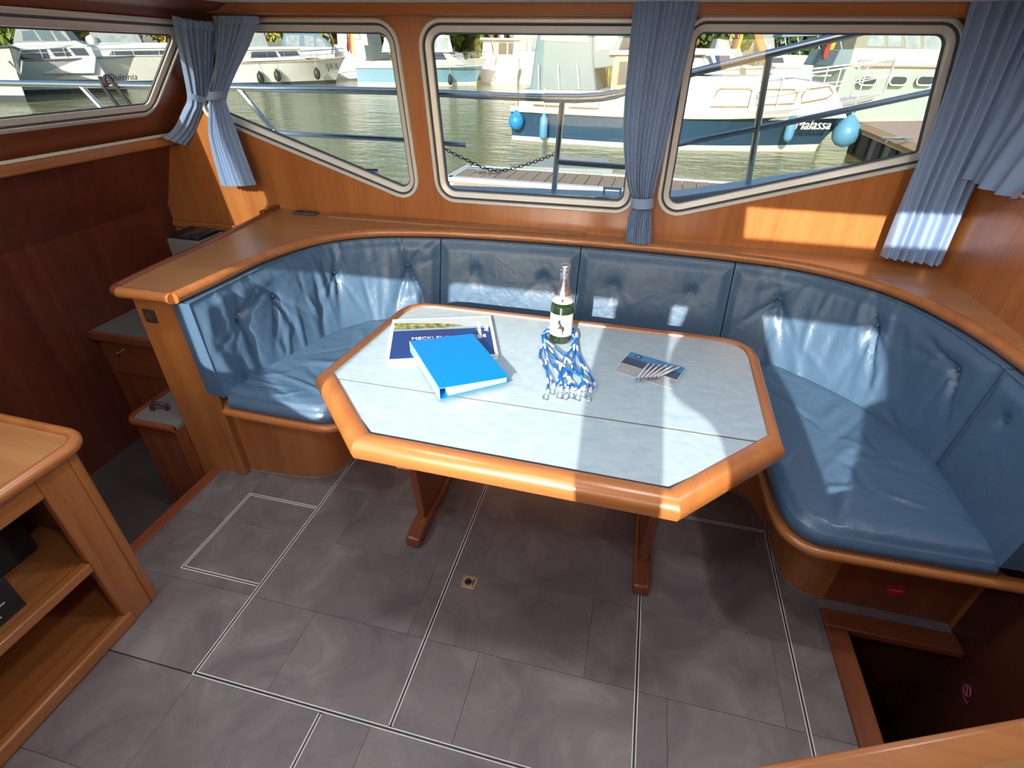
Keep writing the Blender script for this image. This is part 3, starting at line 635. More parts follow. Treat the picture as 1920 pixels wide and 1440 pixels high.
# ================================================================ TABLE
TZ = .735
table = empty('saloon_table', (-.24, 1.3, 0), 'eight-sided wooden saloon table with pale grey laminate top and trestle legs', 'table')
o_left, o_fl, o_fr, o_right = (-1.0, 1.322), (-.706, 1.022), (.206, 1.005), (.508, 1.325)
backp = [(.508, 1.33), (.517, 1.86), (.505, 1.925), (.462, 1.975), (.40, 1.992), (-.80, 1.995), (-.875, 1.985), (-.925, 1.95), (-.952, 1.885), (-1.0, 1.327)]
cen = (-.24, 1.5)
def inset_poly(pts, d):   # open path towards the centre
    P = [np.array(p) for p in pts]; out = []
    for i in range(len(P)):
        a = P[i-1] if i > 0 else None; b = P[i+1] if i < len(P)-1 else None; ns = []
        for u, w in ((a, P[i]), (P[i], b)):
            if u is None or w is None: continue
            t = (w-u)/np.linalg.norm(w-u); ns.append(np.array([-t[1], t[0]]))
        nn = sum(ns); nn = nn/(nn@ns[0]); out.append(P[i]+nn*d)
    return out
rimw = .038
prof = [(0.004, TZ-.045), (-.0, TZ-.038), (-.003, TZ-.018), (0, TZ-.002), (.008, TZ+.006), (.020, TZ+.009), (.034, TZ+.007), (rimw, TZ+.0005), (rimw, TZ-.045)]
def piece(pts): mb = MB(); mb.sweep(pts, prof); return mb
make('rim', piece([backp[0], backp[1]]), W['teak_y'], table, smooth=True, angle=50)
make('rim', piece(backp[1:-1]), W['teak_x'], table, smooth=True, angle=50)
make('rim', piece(backp[-2:]), W['teak_y'], table, smooth=True, angle=50)
# front leaf rim: three wider mitred pieces
prof2 = [(.006, TZ-.055), (-.006, TZ-.05), (-.012, TZ-.030), (-.008, TZ-.010), (.004, TZ+.003), (.022, TZ+.009), (.046, TZ+.007), (.056, TZ+.0005), (.056, TZ-.055)]
fpath = [o_left, o_fl, o_fr, o_right]
mbf = MB(); mbf.sweep(fpath, prof2); n = len(prof2); A = np.array(mbf.v)
for k in range(3):
    mb = MB(); mb.add(A[k*n:(k+2)*n], [(q, n+q, n+(q+1) % n, (q+1) % n) for q in range(n)]+[tuple(range(n)), tuple(n+q for q in range(n))[::-1]])
    make('leaf_rim', mb, W['teak_x'] if k == 1 else W['teak_y'], table, smooth=True, angle=50)
ib = inset_poly(backp, rimw-.002); inf = inset_poly(fpath, .054)
hy = 1.325
p_back = [(float(p[0]), max(float(p[1]), hy+.001)) for p in ib]
mb = MB(); mb.slab(p_back, TZ-.03, TZ); make('top_panel', mb, LAM, table)
p_leaf = [(float(p[0]), min(float(p[1]), hy-.0015)) for p in inf]
mb = MB(); mb.slab(p_leaf, TZ-.03, TZ-.0005); make('leaf_panel', mb, LAM, table)
mb = MB(); mb.box(-.95, .46, hy-.0012, hy+.0008, TZ-.02, TZ+.0006); make('hinge_strip', mb, pm('aged_brass', (.22, .17, .11), .4, metal=.3), table)
mb = MB(); fi = inset_poly(fpath, .0565); fo = inset_poly(fpath, .0625)
for k in range(3):
    a, b, c, d = fi[k], fi[k+1], fo[k+1], fo[k]; mb.add([(p[0], min(p[1], hy), TZ+.0004) for p in (a, b, c, d)]+[(p[0], min(p[1], hy), TZ-.002) for p in (a, b, c, d)], [(0, 1, 2, 3), (7, 6, 5, 4)])
make('edge_groove', mb, pm('dark_groove', (.04, .035, .03), .6), table)
for lx in (-.695, .205):
    sx = lambda t, s=lx: (lambda a, b: (s+t, a, b))
    mb = MB(); mb.prism([(1.265, 0), (1.96, 0), (1.96, .045), (1.90, .058), (1.33, .058), (1.27, .045)], sx(-.031), sx(.031)); make('foot', mb, W['mahogany_y'], table, bevel=.010, bseg=3)
    mb = MB(); mb.prism([(1.375, .058), (1.84, .058), (1.90, .40), (1.335, .40)], sx(-.016), sx(.016)); make('leg', mb, W['mahogany_z'], table, bevel=.004)
    mb = MB(); mb.prism([(1.27, .42), (1.29, .40), (1.94, .40), (1.96, .42), (1.96, .455), (1.27, .455)], sx(-.028), sx(.028)); make('cross_bar', mb, W['mahogany_y'], table, bevel=.006)
    mb = MB(); mb.prism([(1.46, .455), (1.78, .455), (1.78, .69), (1.46, .69)], sx(-.022), sx(.022)); make('upright', mb, W['mahogany_z'], table, bevel=.004)
# ---------------------------------------------------------------- things on the table
T0 = TZ+.0006
def quad_frame(pts):     # 4 world 2D corners TL,TR,BR,BL -> best rectangle frame
    P = [np.array(p[:2]) for p in pts]; ex = ((P[1]-P[0])+(P[2]-P[3]))/2; w = np.linalg.norm(ex); ex /= w; ey = np.array([-ex[1], ex[0]]); h = abs(((P[0]-P[3])+(P[1]-P[2]))/2@ey); c = sum(P)/4
    return c, ex, ey, w, h
def framed(c, ex, ey): return lambda a, b, z: (c[0]+ex[0]*a+ey[0]*b, c[1]+ex[1]*a+ey[1]*b, z)
c, ex, ey, w, h = quad_frame([atz(*q, TZ+.014) for q in ((732, 597), (918, 594), (937, 664), (727, 680))])
fr = framed(c, ex, ey)
def fbox(fr, x0, x1, y0, y1, z0, z1):
    mb = MB(); return mb.hexa([fr(*p) for p in ((x0, y0, z0), (x1, y0, z0), (x1, y1, z0), (x0, y1, z0), (x0, y0, z1), (x1, y0, z1), (x1, y1, z1), (x0, y1, z1))])
PAPER = pm('white_paper', (.85, .85, .82), .6)
book = empty('map_atlas', fr(0, 0, T0), 'large navy and white chart atlas with shore photo on its cover, half under the binder', 'book')
make('pages', fbox(fr, -w/2+.004, w/2-.003, -h/2+.003, h/2-.003, T0+.0012, T0+.0125), PAPER, book)
make('back_cover', fbox(fr, -w/2, w/2, -h/2, h/2, T0, T0+.0012), PAPER, book)
make('front_cover', fbox(fr, -w/2, w/2, -h/2, h/2, T0+.0125, T0+.0138), pm('cover_white', (.82, .84, .84), .25, coat=.4), book)
ztop = T0+.0140
make('navy_panel', fbox(fr, -w/2+.012, w/2-.012, -h/2+.012, h*.18, ztop-.0003, ztop+.0002), pm('navy_print', (.015, .045, .19), .28, coat=.5), book)
def photomat():
    m, n_, l, b = _new('shore_photo'); tc = n_.new('ShaderNodeTexCoord'); nz = n_.new('ShaderNodeTexNoise'); nz.inputs['Scale'].default_value = 38; nz.inputs['Detail'].default_value = 4
    l.new(tc.outputs['Object'], nz.inputs['Vector']); rp = n_.new('ShaderNodeValToRGB'); l.new(nz.outputs[0], rp.inputs[0]); e = rp.color_ramp.elements
    e[0].position = .36; e[0].color = (.05, .10, .02, 1); e[1].position = .66; e[1].color = (.55, .42, .22, 1); x = e.new(.5); x.color = (.22, .26, .06, 1)
    l.new(rp.outputs[0], b.inputs['Base Color']); b.inputs['Roughness'].default_value = .28; return m
make('photo_sky', fbox(fr, -w/2+.012, w/2-.012, h*.18, h/2-.012, ztop-.0003, ztop+.0002), pm('photo_sky', (.55, .60, .60), .28, var=.1, coat=.5), book)
mb = MB(); sh = [(-w/2+.012, h*.215), (w*.05, h*.22), (w*.22, h*.25), (w*.12, h*.30), (0, h*.33), (-w*.2, h*.36), (-w/2+.012, h*.39)]
mb.prism(sh, lambda a, b: fr(a, b, ztop), lambda a, b: fr(a, b, ztop+.0004)); make('photo_shore', mb, photomat(), book)
mb = MB(); mb.prism([(-w/2+.012, h*.18), (w/2-.012, h*.18), (w/2-.012, h*.225), (-w/2+.012, h*.215)], lambda a, b: fr(a, b, ztop), lambda a, b: fr(a, b, ztop+.0003)); make('photo_water', mb, pm('photo_water', (.30, .42, .50), .3), book)
ex3, ey3 = (*ex, 0), (*ey, 0); WP = pm('white_print', (.85, .85, .82), .5)
text('MECKLENBURGISCHE', .030, WP, fr(-w/2+.085, h*.18-.080, ztop+.0003), ex3, ey3, book)
text('SEENPLATTE', .030, WP, fr(-w/2+.085, h*.18-.110, ztop+.0003), ex3, ey3, book)
text('Wasserwanderkarten\nund Bootsführer', .013, WP, fr(-w/2+.085, h*.18-.160, ztop+.0003), ex3, ey3, book)
text('Binnenkarten', .027, WP, fr(w/2-.05, -h/2+.14, ztop+.0003), ey3, (-ex[0], -ex[1], 0), book)
text('Atlas', .027, WP, fr(w/2-.02, -h/2+.20, ztop+.0003), ey3, (-ex[0], -ex[1], 0), book)
mb = MB()
for k in range(22):
    b0 = -h/2+.02+k*(h-.04)/21; mb.tube([fr(-w/2+.006+.006*math.cos(a), b0, T0+.007+.009*math.sin(a)) for a in np.linspace(0, 2*PI, 9)[:-1]], .0009, 4, closed=True)
make('spiral_binding', mb, WP, book)

c, ex, ey, w, h = quad_frame([atz(*q, z) for q, z in (((773, 641), TZ+.05), ((893, 629), TZ+.03), ((947, 711), TZ+.03), ((820, 735), TZ+.05))])
fr = framed(c, ex, ey); Zb = T0+.0142
binder = empty('ring_binder', fr(0, 0, Zb), 'bright blue ring binder with white pages lying across the atlas', 'binder')
BLU = pm('bright_blue_plastic', (.0, .235, .72), .25, var=.03); LB = pm('pale_blue_plastic', (.33, .52, .74), .3, var=.05)
hl, hr_ = .040, .022
mb = MB(); mb.hexa([fr(*p) for p in ((-w/2, -h/2, Zb+hl), (w/2, -h/2, Zb+hr_), (w/2, h/2, Zb+hr_), (-w/2, h/2, Zb+hl), (-w/2, -h/2, Zb+hl+.003), (w/2, -h/2, Zb+hr_+.003), (w/2, h/2, Zb+hr_+.003), (-w/2, h/2, Zb+hl+.003))]); make('front_cover', mb, BLU, binder, bevel=.001, bseg=1)
make('back_cover', fbox(fr, -w/2, w/2, -h/2, h/2, Zb, Zb+.003), BLU, binder)
make('spine', fbox(fr, -w/2-.003, -w/2, -h/2, h/2, Zb, Zb+hl+.003), LB, binder)
mb = MB(); mb.hexa([fr(*p) for p in ((-w/2+.03, -h/2+.006, Zb+.004), (w/2-.008, -h/2+.006, Zb+.004), (w/2-.008, h/2-.006, Zb+.004), (-w/2+.03, h/2-.006, Zb+.004), (-w/2+.03, -h/2+.006, Zb+hl-.005), (w/2-.008, -h/2+.006, Zb+hr_-.002), (w/2-.008, h/2-.006, Zb+hr_-.002), (-w/2+.03, h/2-.006, Zb+hl-.005))]); make('pages', mb, PAPER, binder)
for s in (-.36, -.12, .12, .36):
    mb = MB(); mb.tube([fr(-w/2+.024+.012*math.cos(a), s*h, Zb+.019+.013*math.sin(a)) for a in np.linspace(0, 2*PI, 13)[:-1]], .0016, 5, closed=True); make('ring', mb, CHROME, binder)

# bottle
bx, by = -.2275, 1.805
bottle = empty('wine_bottle', (bx, by, T0), 'sparkling wine bottle with silver foil and white label standing on the table', 'bottle')
GG = None
m, n_, l, b = _new('green_bottle_glass'); b.inputs['Base Color'].default_value = (.012, .030, .008, 1); b.inputs['Roughness'].default_value = .05; b.inputs['Coat Weight'].default_value = .6; b.inputs['Specular IOR Level'].default_value = .7
nz = n_.new('ShaderNodeTexNoise'); nz.inputs['Scale'].default_value = 4; rp = n_.new('ShaderNodeValToRGB'); rp.color_ramp.elements[0].color = (.010, .024, .006, 1); rp.color_ramp.elements[1].color = (.02, .042, .012, 1); l.new(nz.outputs[0], rp.inputs[0]); l.new(rp.outputs[0], b.inputs['Base Color'])
BG = m
bc = (bx, by, T0)
mb = MB(); mb.lathe([(.030, 0), (.040, .001), (.0435, .006), (.0435, .145), (.042, .160), (.038, .178), (.031, .198), (.0245, .214), (.019, .232), (.0165, .25), (.0155, .262)], 36, bc); make('glass_body', mb, BG, bottle, smooth=True, angle=60)
FOIL = pm('silver_foil', (.72, .70, .68), .26, metal=.9, var=.15, scale=70, bump=.4)
mb = MB(); mb.lathe([(.0345, .192), (.0265, .211), (.0205, .23), (.0178, .25), (.0165, .268), (.0175, .274), (.0195, .277), (.0195, .284), (.0180, .288), (.0195, .292), (.0195, .305), (.016, .3095), (0, .3105)], 32, bc); make('foil', mb, FOIL, bottle, smooth=True, angle=60)
LBL = pm('label_paper', (.60, .59, .52), .45)
mb = MB(); mb.lathe([(.0442, .035), (.0442, .125)], 40, bc); mb.f = mb.f[:-2]; mb.mi = mb.mi[:-2]
make('label', mb, LBL, bottle, smooth='all')
mb = MB(); mb.lathe([(.0415, .168), (.0385, .182), (.0335, .197)], 36, bc); mb.f = mb.f[:-2]; mb.mi = mb.mi[:-2]; make('neck_label', mb, LBL, bottle, smooth='all')
def on_bottle(pts, r, nm, mat):
    # pts (angle offset metres, z) facing the camera
    a0 = math.atan2(-by, -bx-.06); mb = MB(); n = len(pts)
    P = [(bx+r*math.cos(a0+s/r), by+r*math.sin(a0+s/r), T0+z) for s, z in pts]; c_ = np.mean(P, axis=0); P2 = [(bx+(r-.0006)*math.cos(a0+s/r), by+(r-.0006)*math.sin(a0+s/r), T0+z) for s, z in pts]
    mb.add(P+P2, [tuple(range(n)), tuple(range(n, 2*n))[::-1]]+[(i, (i+1) % n, n+(i+1) % n, n+i) for i in range(n)]); make(nm, mb, mat, bottle)
INK = pm('dark_ink', (.05, .045, .04), .5)
on_bottle([(1.35*p_, .075+1.35*(q_-.075)) for p_, q_ in [(-.010, .088), (-.006, .098), (-.002, .098), (-.001, .090), (.004, .080), (.010, .076), (.011, .069), (.008, .060), (.006, .052), (.004, .052), (.005, .061), (.002, .067), (-.003, .072), (-.008, .068), (-.009, .071), (-.004, .077), (-.005, .084)]], .0448, 'emblem', INK)
on_bottle([(-.018, .112), (.018, .112), (.018, .1145), (-.018, .1145)], .0447, 'label_line', pm('grey_print', (.35, .33, .3), .5))
on_bottle([(-.002, .176), (.002, .176), (.004, .184), (0, .19), (-.004, .184)], .0398, 'neck_emblem', INK)

# lanyards with steel snap hooks, looped round the bottle
m_lan = attrmat('woven_cord', .7)
ends = [(1022, 752), (1034, 742), (1048, 750), (1060, 752), (1072, 750), (1084, 754), (1094, 748), (1106, 754)]
rng = np.random.RandomState(4)
for k, q in enumerate(ends):
    en = atz(*q, T0); s = (k-3.5)/3.5
    hz = T0+.0045+.0035*(k % 4)
    hook_top = np.array([en[0]*.97+bx*.03, en[1]+.045])
    wid = .040+.012*((k*3) % 4)
    cxm = bx+s*.035; R = .052+.0045*(k % 4)
    la = hook_top+np.array([-.004, .012]); lb = hook_top+np.array([.004, .012])
    midy = (by+hook_top[1])/2
    cr = (-1)**k*.02
    swl, swr = (bx-R*1.02, by-.03), (bx+R*1.02, by-.03)
    mL = np.array(swl)*.55+hook_top*.45+np.array([-.012+cr, 0]); mR = np.array(swr)*.55+hook_top*.45+np.array([.012+cr, 0])
    if k in (0, 5, 7): mL, mR = mL+(-.012, .01), mR+(.004, -.01)
    if k in (2, 3, 6): mL, mR = mL+(.02, 0), mR+(-.02, 0)
    ptsL = [la, la+(-.010+cr*.3, .04), mL, swl, (bx-R, by+.008), (bx-R*.7, by+R*.72), (bx, by+R), (bx+R*.7, by+R*.72), (bx+R, by+.008), swr, mR, lb+(.010+cr*.3, .04), lb]
    pts = [(p[0], p[1]) for p in ptsL]; S = spline(pts, 110); zz = hz+.012*np.exp(-((np.linspace(0, 1, 110)-.5)/.16)**2)*(1+.3*(k % 3))+.004*np.sin(np.linspace(0, 9, 110)+k)
    zz = np.maximum(zz, T0+.004)
    e = empty('lanyard', (float(en[0]), float(en[1]), T0), 'blue and white striped lanyard with a steel snap hook draped around the bottle', 'lanyard', 'lanyards looped round the bottle')
    mb = MB(); mb.tube([tuple(p) for p in np.c_[S, zz]], .0036, 7)
    o = make('cord', mb, m_lan, e, smooth=True, fix=False)
    ca = o.data.color_attributes.new('tone', 'BYTE_COLOR', 'POINT')
    for i in range(len(o.data.vertices)):
        ring = i//7; t = (ring*.55+k) % 6
        ca.data[i].color = (.004, .13, .48, 1) if t < 3.4 else ((.80, .80, .78, 1) if t < 5.2 else (.02, .22, .60, 1))
    mb = MB(); mb.tube([(hook_top[0], hook_top[1]+.014, hz), (hook_top[0], hook_top[1]-.004, hz)], .0058, 8); make('ferrule', mb, pm('ferrule_white', (.7, .74, .8), .35), e, smooth=True)
    hk = [(hook_top[0]+x_, hook_top[1]+y_, T0+.0032) for x_, y_ in ((0, -.004), (-.008, -.014), (-.010, -.030), (-.005, -.043), (.004, -.045), (.009, -.036), (.006, -.018))]
    mb = MB(); mb.tube(hk, .0019, 6, closed=True); make('snap_hook', mb, CHROME, e, smooth=True)

# leaflets, a fanned stack, with pens on top
BR = pm('leaflet_print', (.045, .075, .12), .3, var=.5, scale=18, coat=.3)
c, ex, ey, w, h = quad_frame([atz(*q, T0) for q in ((1182, 664), (1280, 694), (1262, 722), (1160, 690))])
for k in range(9):
    off = np.array(ey)*(-.006*(8-k)+.012)+np.array(ex)*(.001*(k % 3)); fr = framed(c+off, ex, ey); z = T0+.0012*k
    lw, lh = .21, .098
    lf = empty('leaflet', fr(0, 0, z), 'long dark blue printed leaflet, topmost of the fanned stack under the pens' if k == 8 else 'long dark blue printed leaflet lower in the fanned stack under the pens', 'leaflet', 'fanned leaflets')
    make('sheet', fbox(fr, -lw/2, lw/2, -lh/2, lh/2, z, z+.0011), PAPER, lf)
    make('cover_print', fbox(fr, -lw/2+.001, lw/2-.001, -lh/2+.0015, lh/2-.001, z+.0010, z+.00115), BR, lf)
    if k == 8:
        make('sky_print', fbox(fr, -lw/2+.001, lw/2-.001, lh*.05, lh/2-.001, z+.0011, z+.0013), pm('leaflet_sky', (.06, .22, .42), .3, var=.3, scale=20, coat=.3), lf)
        mb = MB(); mb.lathe([(.014, z+.0013), (.014, z+.0015), (0, z+.0015)], 20); p0 = fr(-lw/2+.04, lh*.26, 0); mb.v = [(p[0]+p0[0], p[1]+p0[1], p[2]) for p in mb.v]; make('badge', mb, pm('badge_navy', (.01, .05, .16), .3), lf)
        text('25', .016, WP, fr(-lw/2+.031, lh*.26-.006, z+.0016), (*ex, 0), (*ey, 0), lf, extrude=.0001)
zt = T0+.0012*9
for k in range(6):
    a = atz(1192+k*7, 713-k*.5, zt+.004); b_ = atz(1218+k*8.2, 680+k*3.2, zt+.004); d = (b_-a); d = d/np.linalg.norm(d); b_ = a+d*.135; zz = zt+.0045+.0006*k
    A_ = np.array([a[0], a[1], zz]); B_ = np.array([b_[0], b_[1], zz+.0002])
    e = empty('ballpoint_pen', tuple(A_), 'slim silver-white ballpoint pen lying on the leaflets', 'pen', 'pens on the leaflets')
    mb = MB(); mb.tube([A_*(1-t)+B_*t for t in (.1, .16, .95)], [.0035, .0042, .0042], 8); make('barrel', mb, pm('pen_white', (.62, .63, .66), .3), e, smooth=True)
    mb = MB(); mb.tube([A_*(1-t)+B_*t for t in (0, .02, .1)], [.0008, .002, .0035], 8); make('tip', mb, CHROME, e, smooth=True)
    mb = MB(); up = np.array([0, 0, .0052]); mb.tube([A_*.3+B_*.7+up, A_*.04+B_*.96+up, B_], .0011, 5); make('clip', mb, CHROME, e)

# ================================================================ CURTAINS
def curtain(rows, nrm, pleats, amp, label, tie=None, seed=0, name='curtain'):
    """rows: (left3D, right3D) top to bottom; nrm: direction into the room"""
    rng = np.random.RandomState(seed); A = np.array([[*r[0], *r[1]] for r in rows], float)
    nv = 60; nu = pleats*10+1; R = spline(A, nv); u = np.linspace(0, 1, nu)
    L, Q = R[:, :3], R[:, 3:]; wd = np.linalg.norm(Q-L, axis=1); wmax = wd.max()
    ph = rng.uniform(0, 6, pleats+2); G = np.zeros((nu, nv, 3)); nrm = np.array(nrm, float)
    jit = np.cumsum(rng.uniform(.7, 1.3, nu)); jit = (jit-jit[0])/(jit[-1]-jit[0]); uu = .6*u+.4*jit
    for j in range(nv):
        t = j/(nv-1); a = amp*(.55+.9*(1-wd[j]/wmax))*(1 if wd[j] > .12 else .8)
        sn = np.sin(2*PI*pleats*uu+.5*np.sin(5*t+ph[0])+.6*np.sin(3*uu*PI+4*t)); wob = a*1.6*(np.abs(sn)**.8*np.sign(sn)*(.75+.5*np.sin(7*uu+ph[2])**2))+.5*a*np.sin(2*PI*pleats*.43*uu+ph[1]+2*t)
        rnd = .30*min(wd[j], .16)*np.sqrt(np.clip(1-(2*u-1)**2, 0, 1)) if tie else .02*np.sqrt(np.clip(1-(2*u-1)**2, 0, 1))
        G[:, j] = L[j]+(Q[j]-L[j])*u[:, None]+nrm*(wob+rnd+amp)[:, None]
    e = empty(name, tuple((L[-1]+Q[-1])/2), label, 'curtain', 'blue curtains')
    mb = MB(); mb.grid(G); G2 = G-nrm*.0025; mb.grid(G2, flip=True)
    o = make('drape', mb, CURT, e, smooth='all', fix=False)
    mb = MB(); tp = G[:, 0]; mb.grid(np.stack([tp+np.array([0, 0, .006]), tp+nrm*.002+np.array([0, 0, .003]), tp+nrm*.003-np.array([0, 0, .022])], 1)); make('heading_tape', mb, CURT, e, smooth='all')
    if tie is not None:
        j = int(tie*(nv-1)); c_ = (L[j]+Q[j])/2; ax = (Q[j]-L[j]); hw = np.linalg.norm(ax)/2+.004; ax /= np.linalg.norm(ax); up = (L[j-2]-L[j+2])+(Q[j-2]-Q[j+2]); up /= np.linalg.norm(up)
        dn = amp*1.8+.030; mb = MB(); ring = []
        for hgt in (-.022, .022):
            ring.append([c_+ax*hw*math.cos(a)+nrm*(amp+.016+dn*math.sin(a))+up*hgt for a in np.linspace(0, 2*PI, 33)[:-1]])
        mb.add(ring[0]+ring[1], [(i, (i+1) % 32, 32+(i+1) % 32, 32+i) for i in range(32)]); make('tieback', mb, CURT, e, smooth='all')
    return e
yc = YF-.085
rk = lambda px, py, off=.06: (lambda d: CAM+d*(-(CAM[0]-off+(1.83-CAM[2])*.85+2.04)/(d[0]-.85*d[2])))(ray(px, py))
curtain([(rk(320, 30), rk(404, 38)), (rk(330, 80), rk(396, 90)), (rk(343, 140), rk(386, 145)), (rk(350, 185), rk(384, 190)), (rk(342, 205), rk(388, 215)), (rk(325, 238), rk(388, 250)), (rk(304, 258), rk(386, 279))],
        (.76, 0, -.3), 10, .008, 'light blue curtain tied in at the raked left window beside the corner', tie=.52, seed=1)
P2 = lambda px, py, Y=yc: aty(px, py, Y)
curtain([(P2(406, 34), P2(488, 34)), (P2(412, 80), P2(470, 80)), (P2(410, 140), P2(440, 140)), (P2(400, 185), P2(424, 185)), (P2(398, 205), P2(430, 208)), (P2(400, 262), P2(452, 262)), (P2(420, 345), P2(484, 345))],
        (0, -1, 0), 9, .008, 'light blue curtain tied in with long tail at the front window beside the corner', tie=.48, seed=2)
curtain([((-.125, yc, 1.845), (.118, yc, 1.845)), ((-.122, yc, 1.65), (.103, yc, 1.65)), ((-.110, yc, 1.42), (.085, yc, 1.42)), ((-.07, yc, 1.22), (.066, yc, 1.22)), ((-.030, yc, 1.115), (.058, yc, 1.12)), ((-.040, yc, 1.05), (.066, yc, 1.05)), ((-.038, yc, .94), (.080, yc, .94))],
        (0, -1, 0), 11, .009, 'straight blue curtain tied near its hem between the two big front windows', tie=.74, seed=3)
curtain([((1.0, yc, 1.85), (1.255, yc-.03, 1.85)), ((1.03, yc, 1.55), (1.255, yc-.03, 1.55)), ((1.035, yc, 1.25), (1.255, yc-.03, 1.25)), ((1.045, yc, .968), (1.258, yc-.04, .965))],
        (0, -1, 0), 7, .016, 'long loose blue curtain hanging in the corner beside the right wall', seed=4)
xq = XR-.045
curtain([((xq, 2.44, 1.85), (xq, 1.95, 1.85)), ((xq, 2.46, 1.6), (xq, 2.0, 1.6)), ((xq, 2.455, 1.42), (xq, 2.10, 1.42)), ((xq, 2.45, 1.305), (xq, 2.15, 1.295))],
        (-1, 0, 0), 4, .014, 'short blue curtain pinned up on the right wall over the long one', seed=5)
# aft curtain, then an added cloth (behind the camera; they throw the dark bands over the table)
ya = YA+.03
curtain([((-.20, ya, 1.84), (.065, ya, 1.84)), ((-.20, ya, 1.5), (.06, ya, 1.5)), ((-.14, ya, 1.25), (.085, ya, 1.25)), ((-.11, ya, 1.02), (.085, ya, 1.02))], (0, 1, 0), 8, .010, 'blue curtain hanging between the aft windows', seed=6)
curtain([((.14, ya+.05, 1.84), (.44, ya+.05, 1.84)), ((.12, ya+.05, 1.66), (.49, ya+.05, 1.66)), ((.07, ya+.05, 1.55), (.53, ya+.05, 1.55)), ((.09, ya+.05, 1.45), (.57, ya+.05, 1.45)), ((.24, ya+.05, 1.36), (.60, ya+.05, 1.36)), ((.27, ya+.05, 1.02), (.64, ya+.05, 1.02))], (0, 1, 0), 9, .010, 'unseen blue cloth added to cast the shade of a person behind the camera', seed=7)  # added sheet, edges shaped to block sun like a body behind the camera

# ================================================================ LEFT CABINET
cab = empty('shelf_cabinet', (-1.7, .3, 0), 'orange wooden open-fronted shelf cabinet with rounded corner beside the slate floor', 'cabinet')
cx0, cx1, cy0, cy1 = -1.96, -1.51, -.30, .85
mb = MB(); mb.slab([(p[0], p[1]) for p in rpoly([(cx0, cy1-.04), (cx1, cy1-.04), (cx1, cy1), (cx0, cy1)], [.002, .002, .03, .002])], 0, .705); make('end_panel', mb, W['teak_z'], cab, bevel=.003)
mb = MB(); mb.box(cx1-.03, cx1, .715, cy1-.04, .0, .705); make('stile', mb, W['teak_z'], cab, bevel=.006)
mb = MB(); mb.box(cx1-.03, cx1, cy0, .715, .615, .705); make('top_rail', mb, W['teak_y'], cab, bevel=.006)
mb = MB(); mb.box(cx1-.03, cx1+.008, cy0, .74, .0, .055); make('bottom_rail', mb, W['teak_y'], cab, bevel=.01, bseg=3)
mb = MB(); mb.box(cx0, cx1-.03, cy0, cy1-.04, .02, .045); make('shelf', mb, W['teak_y'], cab)
mb = MB(); mb.box(cx0, cx1-.006, cy0, .80, .305, .325); make('shelf', mb, W['teak_y'], cab)
mb = MB(); mb.box(cx1-.028, cx1+.004, cy0, .715, .298, .334); make('shelf_lip', mb, W['teak_y'], cab, bevel=.006)
mb = MB(); mb.box(cx0-.015, cx0, cy0, cy1, 0, .705); make('back_panel', mb, W['mahogany_z'], cab)
top = rpoly([(cx0-.02, cy0), (cx1+.02, cy0), (cx1+.02, cy1+.02), (cx0-.02, cy1+.03)], [.01, .01, .07, .02])
mb = MB(); mb.slab([tuple(p) for p in top], .705, .722); make('top_board', mb, W['ledge_wood'], cab)
tp = [tuple(p) for p in top]; nosep = [(.012, .697), (-.006, .697), (-.016, .705), (-.018, .718), (-.012, .730), (0, .735), (.010, .733), (.015, .722)]
mb = MB(); mb.sweep(tp, nosep, closed=True); make('top_nosing', mb, W['teak_y'], cab, smooth=True, angle=60)
mb = MB(); mb.prism([(cy0, .735), (.32, .735), (.28, .80), (cy0, .95)], lambda a, b: (-1.95, a, b), lambda a, b: (-1.91, a, b)); make('side_fin', mb, W['teak_y'], cab, bevel=.01)
# things on its shelf
e = empty('black_speaker', (-1.81, .62, .3255), 'matt black box-shaped speaker standing on the upper shelf of the cabinet', 'speaker')
mb = MB(); mb.box(-1.90, -1.72, .52, .73, .3255, .51); make('body', mb, BLACK, e, bevel=.012, bseg=3)
mb = MB(); mb.box(-1.7195, -1.718, .615, .625, .43, .46); make('mark', mb, pm('grey_print', (.35, .33, .3)), e)
e = empty('printed_carton', (-1.62, .50, .3255), 'small black carton with white printed lines at the front of the shelf', 'carton')
mb = MB(); mb.box(-1.68, -1.565, .445, .56, .3255, .45); make('carton_body', mb, pm('black_card', (.02, .02, .022), .5), e, bevel=.002)
for k in range(6):
    mb = MB(); mb.box(-1.5648, -1.564, .46, .46+.03+.012*((k*5) % 4), .43-.016*k, .4335-.016*k); make('printed_line', mb, WP, e)
e = empty('tan_mug', (-1.575, .40, .3255), 'tan ceramic mug partly seen at the shelf edge', 'mug')
mb = MB(); mb.lathe([(.03, .3255), (.036, .33), (.038, .40), (.035, .40), (.033, .335), (0, .334)], 24, (-1.575, .40, 0)); make('mug_body', mb, pm('tan_ceramic', (.48, .30, .2), .4), e, smooth=True)
mb = MB(); mb.tube([(-1.575, .40-.036-.02*math.sin(a), .365+.024*math.cos(a)) for a in np.linspace(0, PI, 9)], .005, 6); make('handle', mb, pm('tan_ceramic', (.48, .30, .2)), e, smooth=True)

